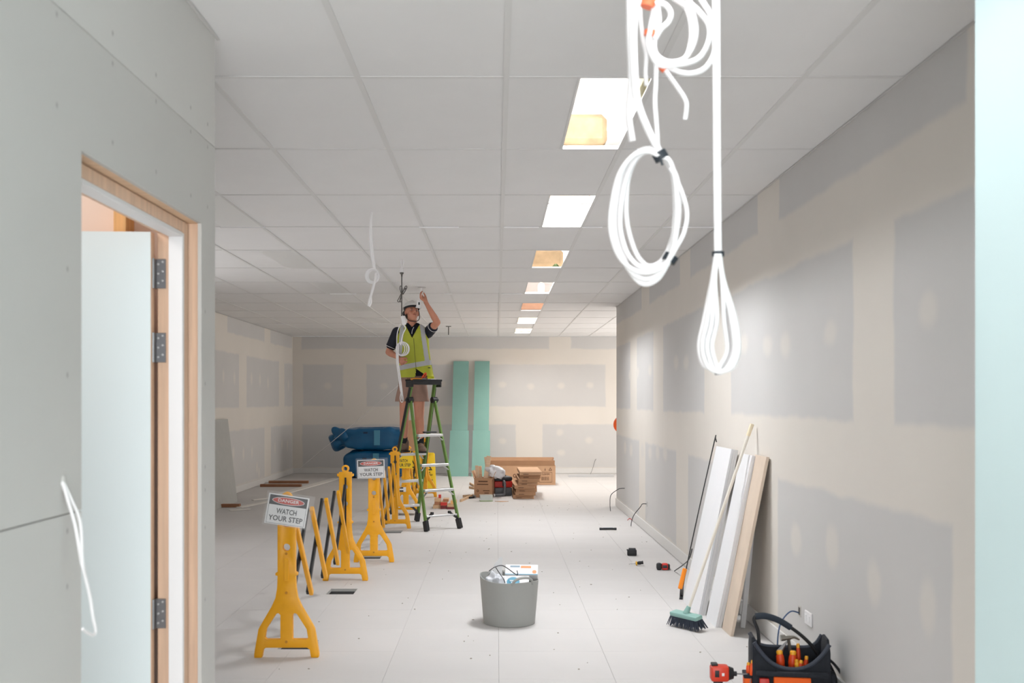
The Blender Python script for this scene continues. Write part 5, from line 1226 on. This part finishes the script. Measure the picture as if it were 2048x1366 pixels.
# socks and boots
for a_, rz, s in ((ankL, math.radians(-32), -1), (ankR, math.radians(14), 1)):
    g = Vector((a_.x, a_.y, 0)); RZ = Matrix.Rotation(rz, 3, 'Z')
    bt = empty('boot', (0, 0, 0)); bt.parent = person
    def bp_(x, y, z): return g+RZ @ Vector((x, y, z))
    mb = MB(); limb(mb, [(a_+Vector((0, 0, .055)), .046), (a_, .045)]); obj('sock', fuse('sock', mb, .007, SOCK, None, 2, .4).data, bt)
    bpy.data.objects.remove([o_ for o_ in COL.objects if o_.name.startswith('sock') and o_.parent is None][0])
    mb = MB(); limb(mb, [(bp_(0, .02, .115), .052), (bp_(0, .02, .06), .05), (bp_(0, .03, .045), .044)]); limb(mb, [(bp_(0, .0, .07), .048), (bp_(0, -.08, .05), .042), (bp_(0, -.155, .045), .044)]); mb.ball(bp_(0, -.15, .04), (.05, .06, .036), 16, 10, RZ)
    u_ = fuse('upper', mb, .006, BOOT, bt, 3, .5)
    mb = MB(); pr = [(x, y) for x, y in ((-.038, .075), (.038, .075), (.044, .02), (.038, -.06), (.052, -.13), (.045, -.185), (.0, -.205), (-.045, -.185), (-.052, -.13), (-.038, -.06), (-.044, .02))]
    mb.loft([[bp_(x, y, .001) for x, y in pr], [bp_(x, y, .022) for x, y in pr]]); obj('sole', mb.mesh('sole', SOLE), bt)
    for i in range(4):
        mb = MB(); mb.tube([bp_(-.03, -.035-.022*i, .098-.012*i), bp_(0, -.045-.022*i, .108-.013*i), bp_(.03, -.035-.022*i, .098-.012*i)], .0035, 4, 6); obj('lace', mb.mesh('lace', mat('lace_tan', (150, 126, 104), .8), True), bt)
# ---- what he holds
PW = person.location
def W(v): return PW+v
tip = haR+Vector((-.035, -.02, .05))
q = empty('light_fitting', W(tip), 0, 'small white ceiling fitting held up in the worker\'s raised hand', 'fitting')
mb = MB(); mb.tube([W(tip+Vector((-.025, -.01, -.065))), W(tip+Vector((-.012, -.005, -.03))), W(tip), W(tip+Vector((.0, .0, .06))), (W(tip).x+.005, W(tip).y, ZC+.001)], .006, 5, 8); mb.build('cable', CABLE, q, True)
c_ = W(tip+Vector((-.03, -.012, -.105)))
mb = MB(); mb.box(c_, (.046, .03, .075), Matrix.Rotation(.15, 3, 'Y'), .006, 2); mb.build('housing', WHITE, q)
mb = MB(); mb.box(c_+Vector((.006, -.016, .005)), (.016, .004, .03)); mb.build('window', BLACK, q)
mb = MB(); mb.box(c_+Vector((.0, 0, -.04)), (.07, .04, .012), Matrix.Rotation(.15, 3, 'Y'), .003); mb.build('flange', WHITE, q)
mb = MB(); mb.lathe([(.03, -.003), (.045, -.003), (.045, .0), (.03, .0)], (W(tip).x+.005, W(tip).y, ZC-.002), 20); mb.build('glint_ring', WHITE, q)  # white ring in place of light glinting through the cable hole
g = haL+Vector((-.015, -.03, .0))
q = empty('cable_hank', W(g), 0, 'white cable hank in the worker\'s lowered hand', 'cable')
cc_ = L(809, 700, -.25)
for i, (rx, rz_, dx) in enumerate(((.068, .08, 0), (.06, .072, -.012), (.05, .068, -.025), (.072, .078, .004))):
    mb = MB(); mb.tube([W(cc_+Vector((dx+rx*math.cos(a), .01*i-.02, rz_*math.sin(a)))) for a in [k*math.pi/6 for k in range(12)]], .0058, 4, 7, None, True); mb.build('cable_loop', CABLE, q, True)
for d0, yb in ((0, 800), (-5, 785), (4, 792)):
    mb = MB(); mb.tube([W(L(x+d0*.4, y, -.26)) for x, y in ((800, 690), (799, 712), (800, 730), (803, 752), (806, 775), (808, yb))], .0058, 5, 7); mb.build('cable', CABLE, q, True)
mb = MB(); mb.tube([W(L(x, y, -.26)) for x, y in ((807, 782), (804.5, 795), (806, 803), (809, 804), (810.5, 798), (809, 788), (807.5, 780))], .005, 5, 7); mb.build('cable_end', CABLE, q, True)
mb = MB(); mb.tube([W(L(x, y, -.2)) for x, y in ((799, 712), (797, 690), (798, 668), (804, 650))], .0058, 5, 7); mb.build('cable', CABLE, q, True)
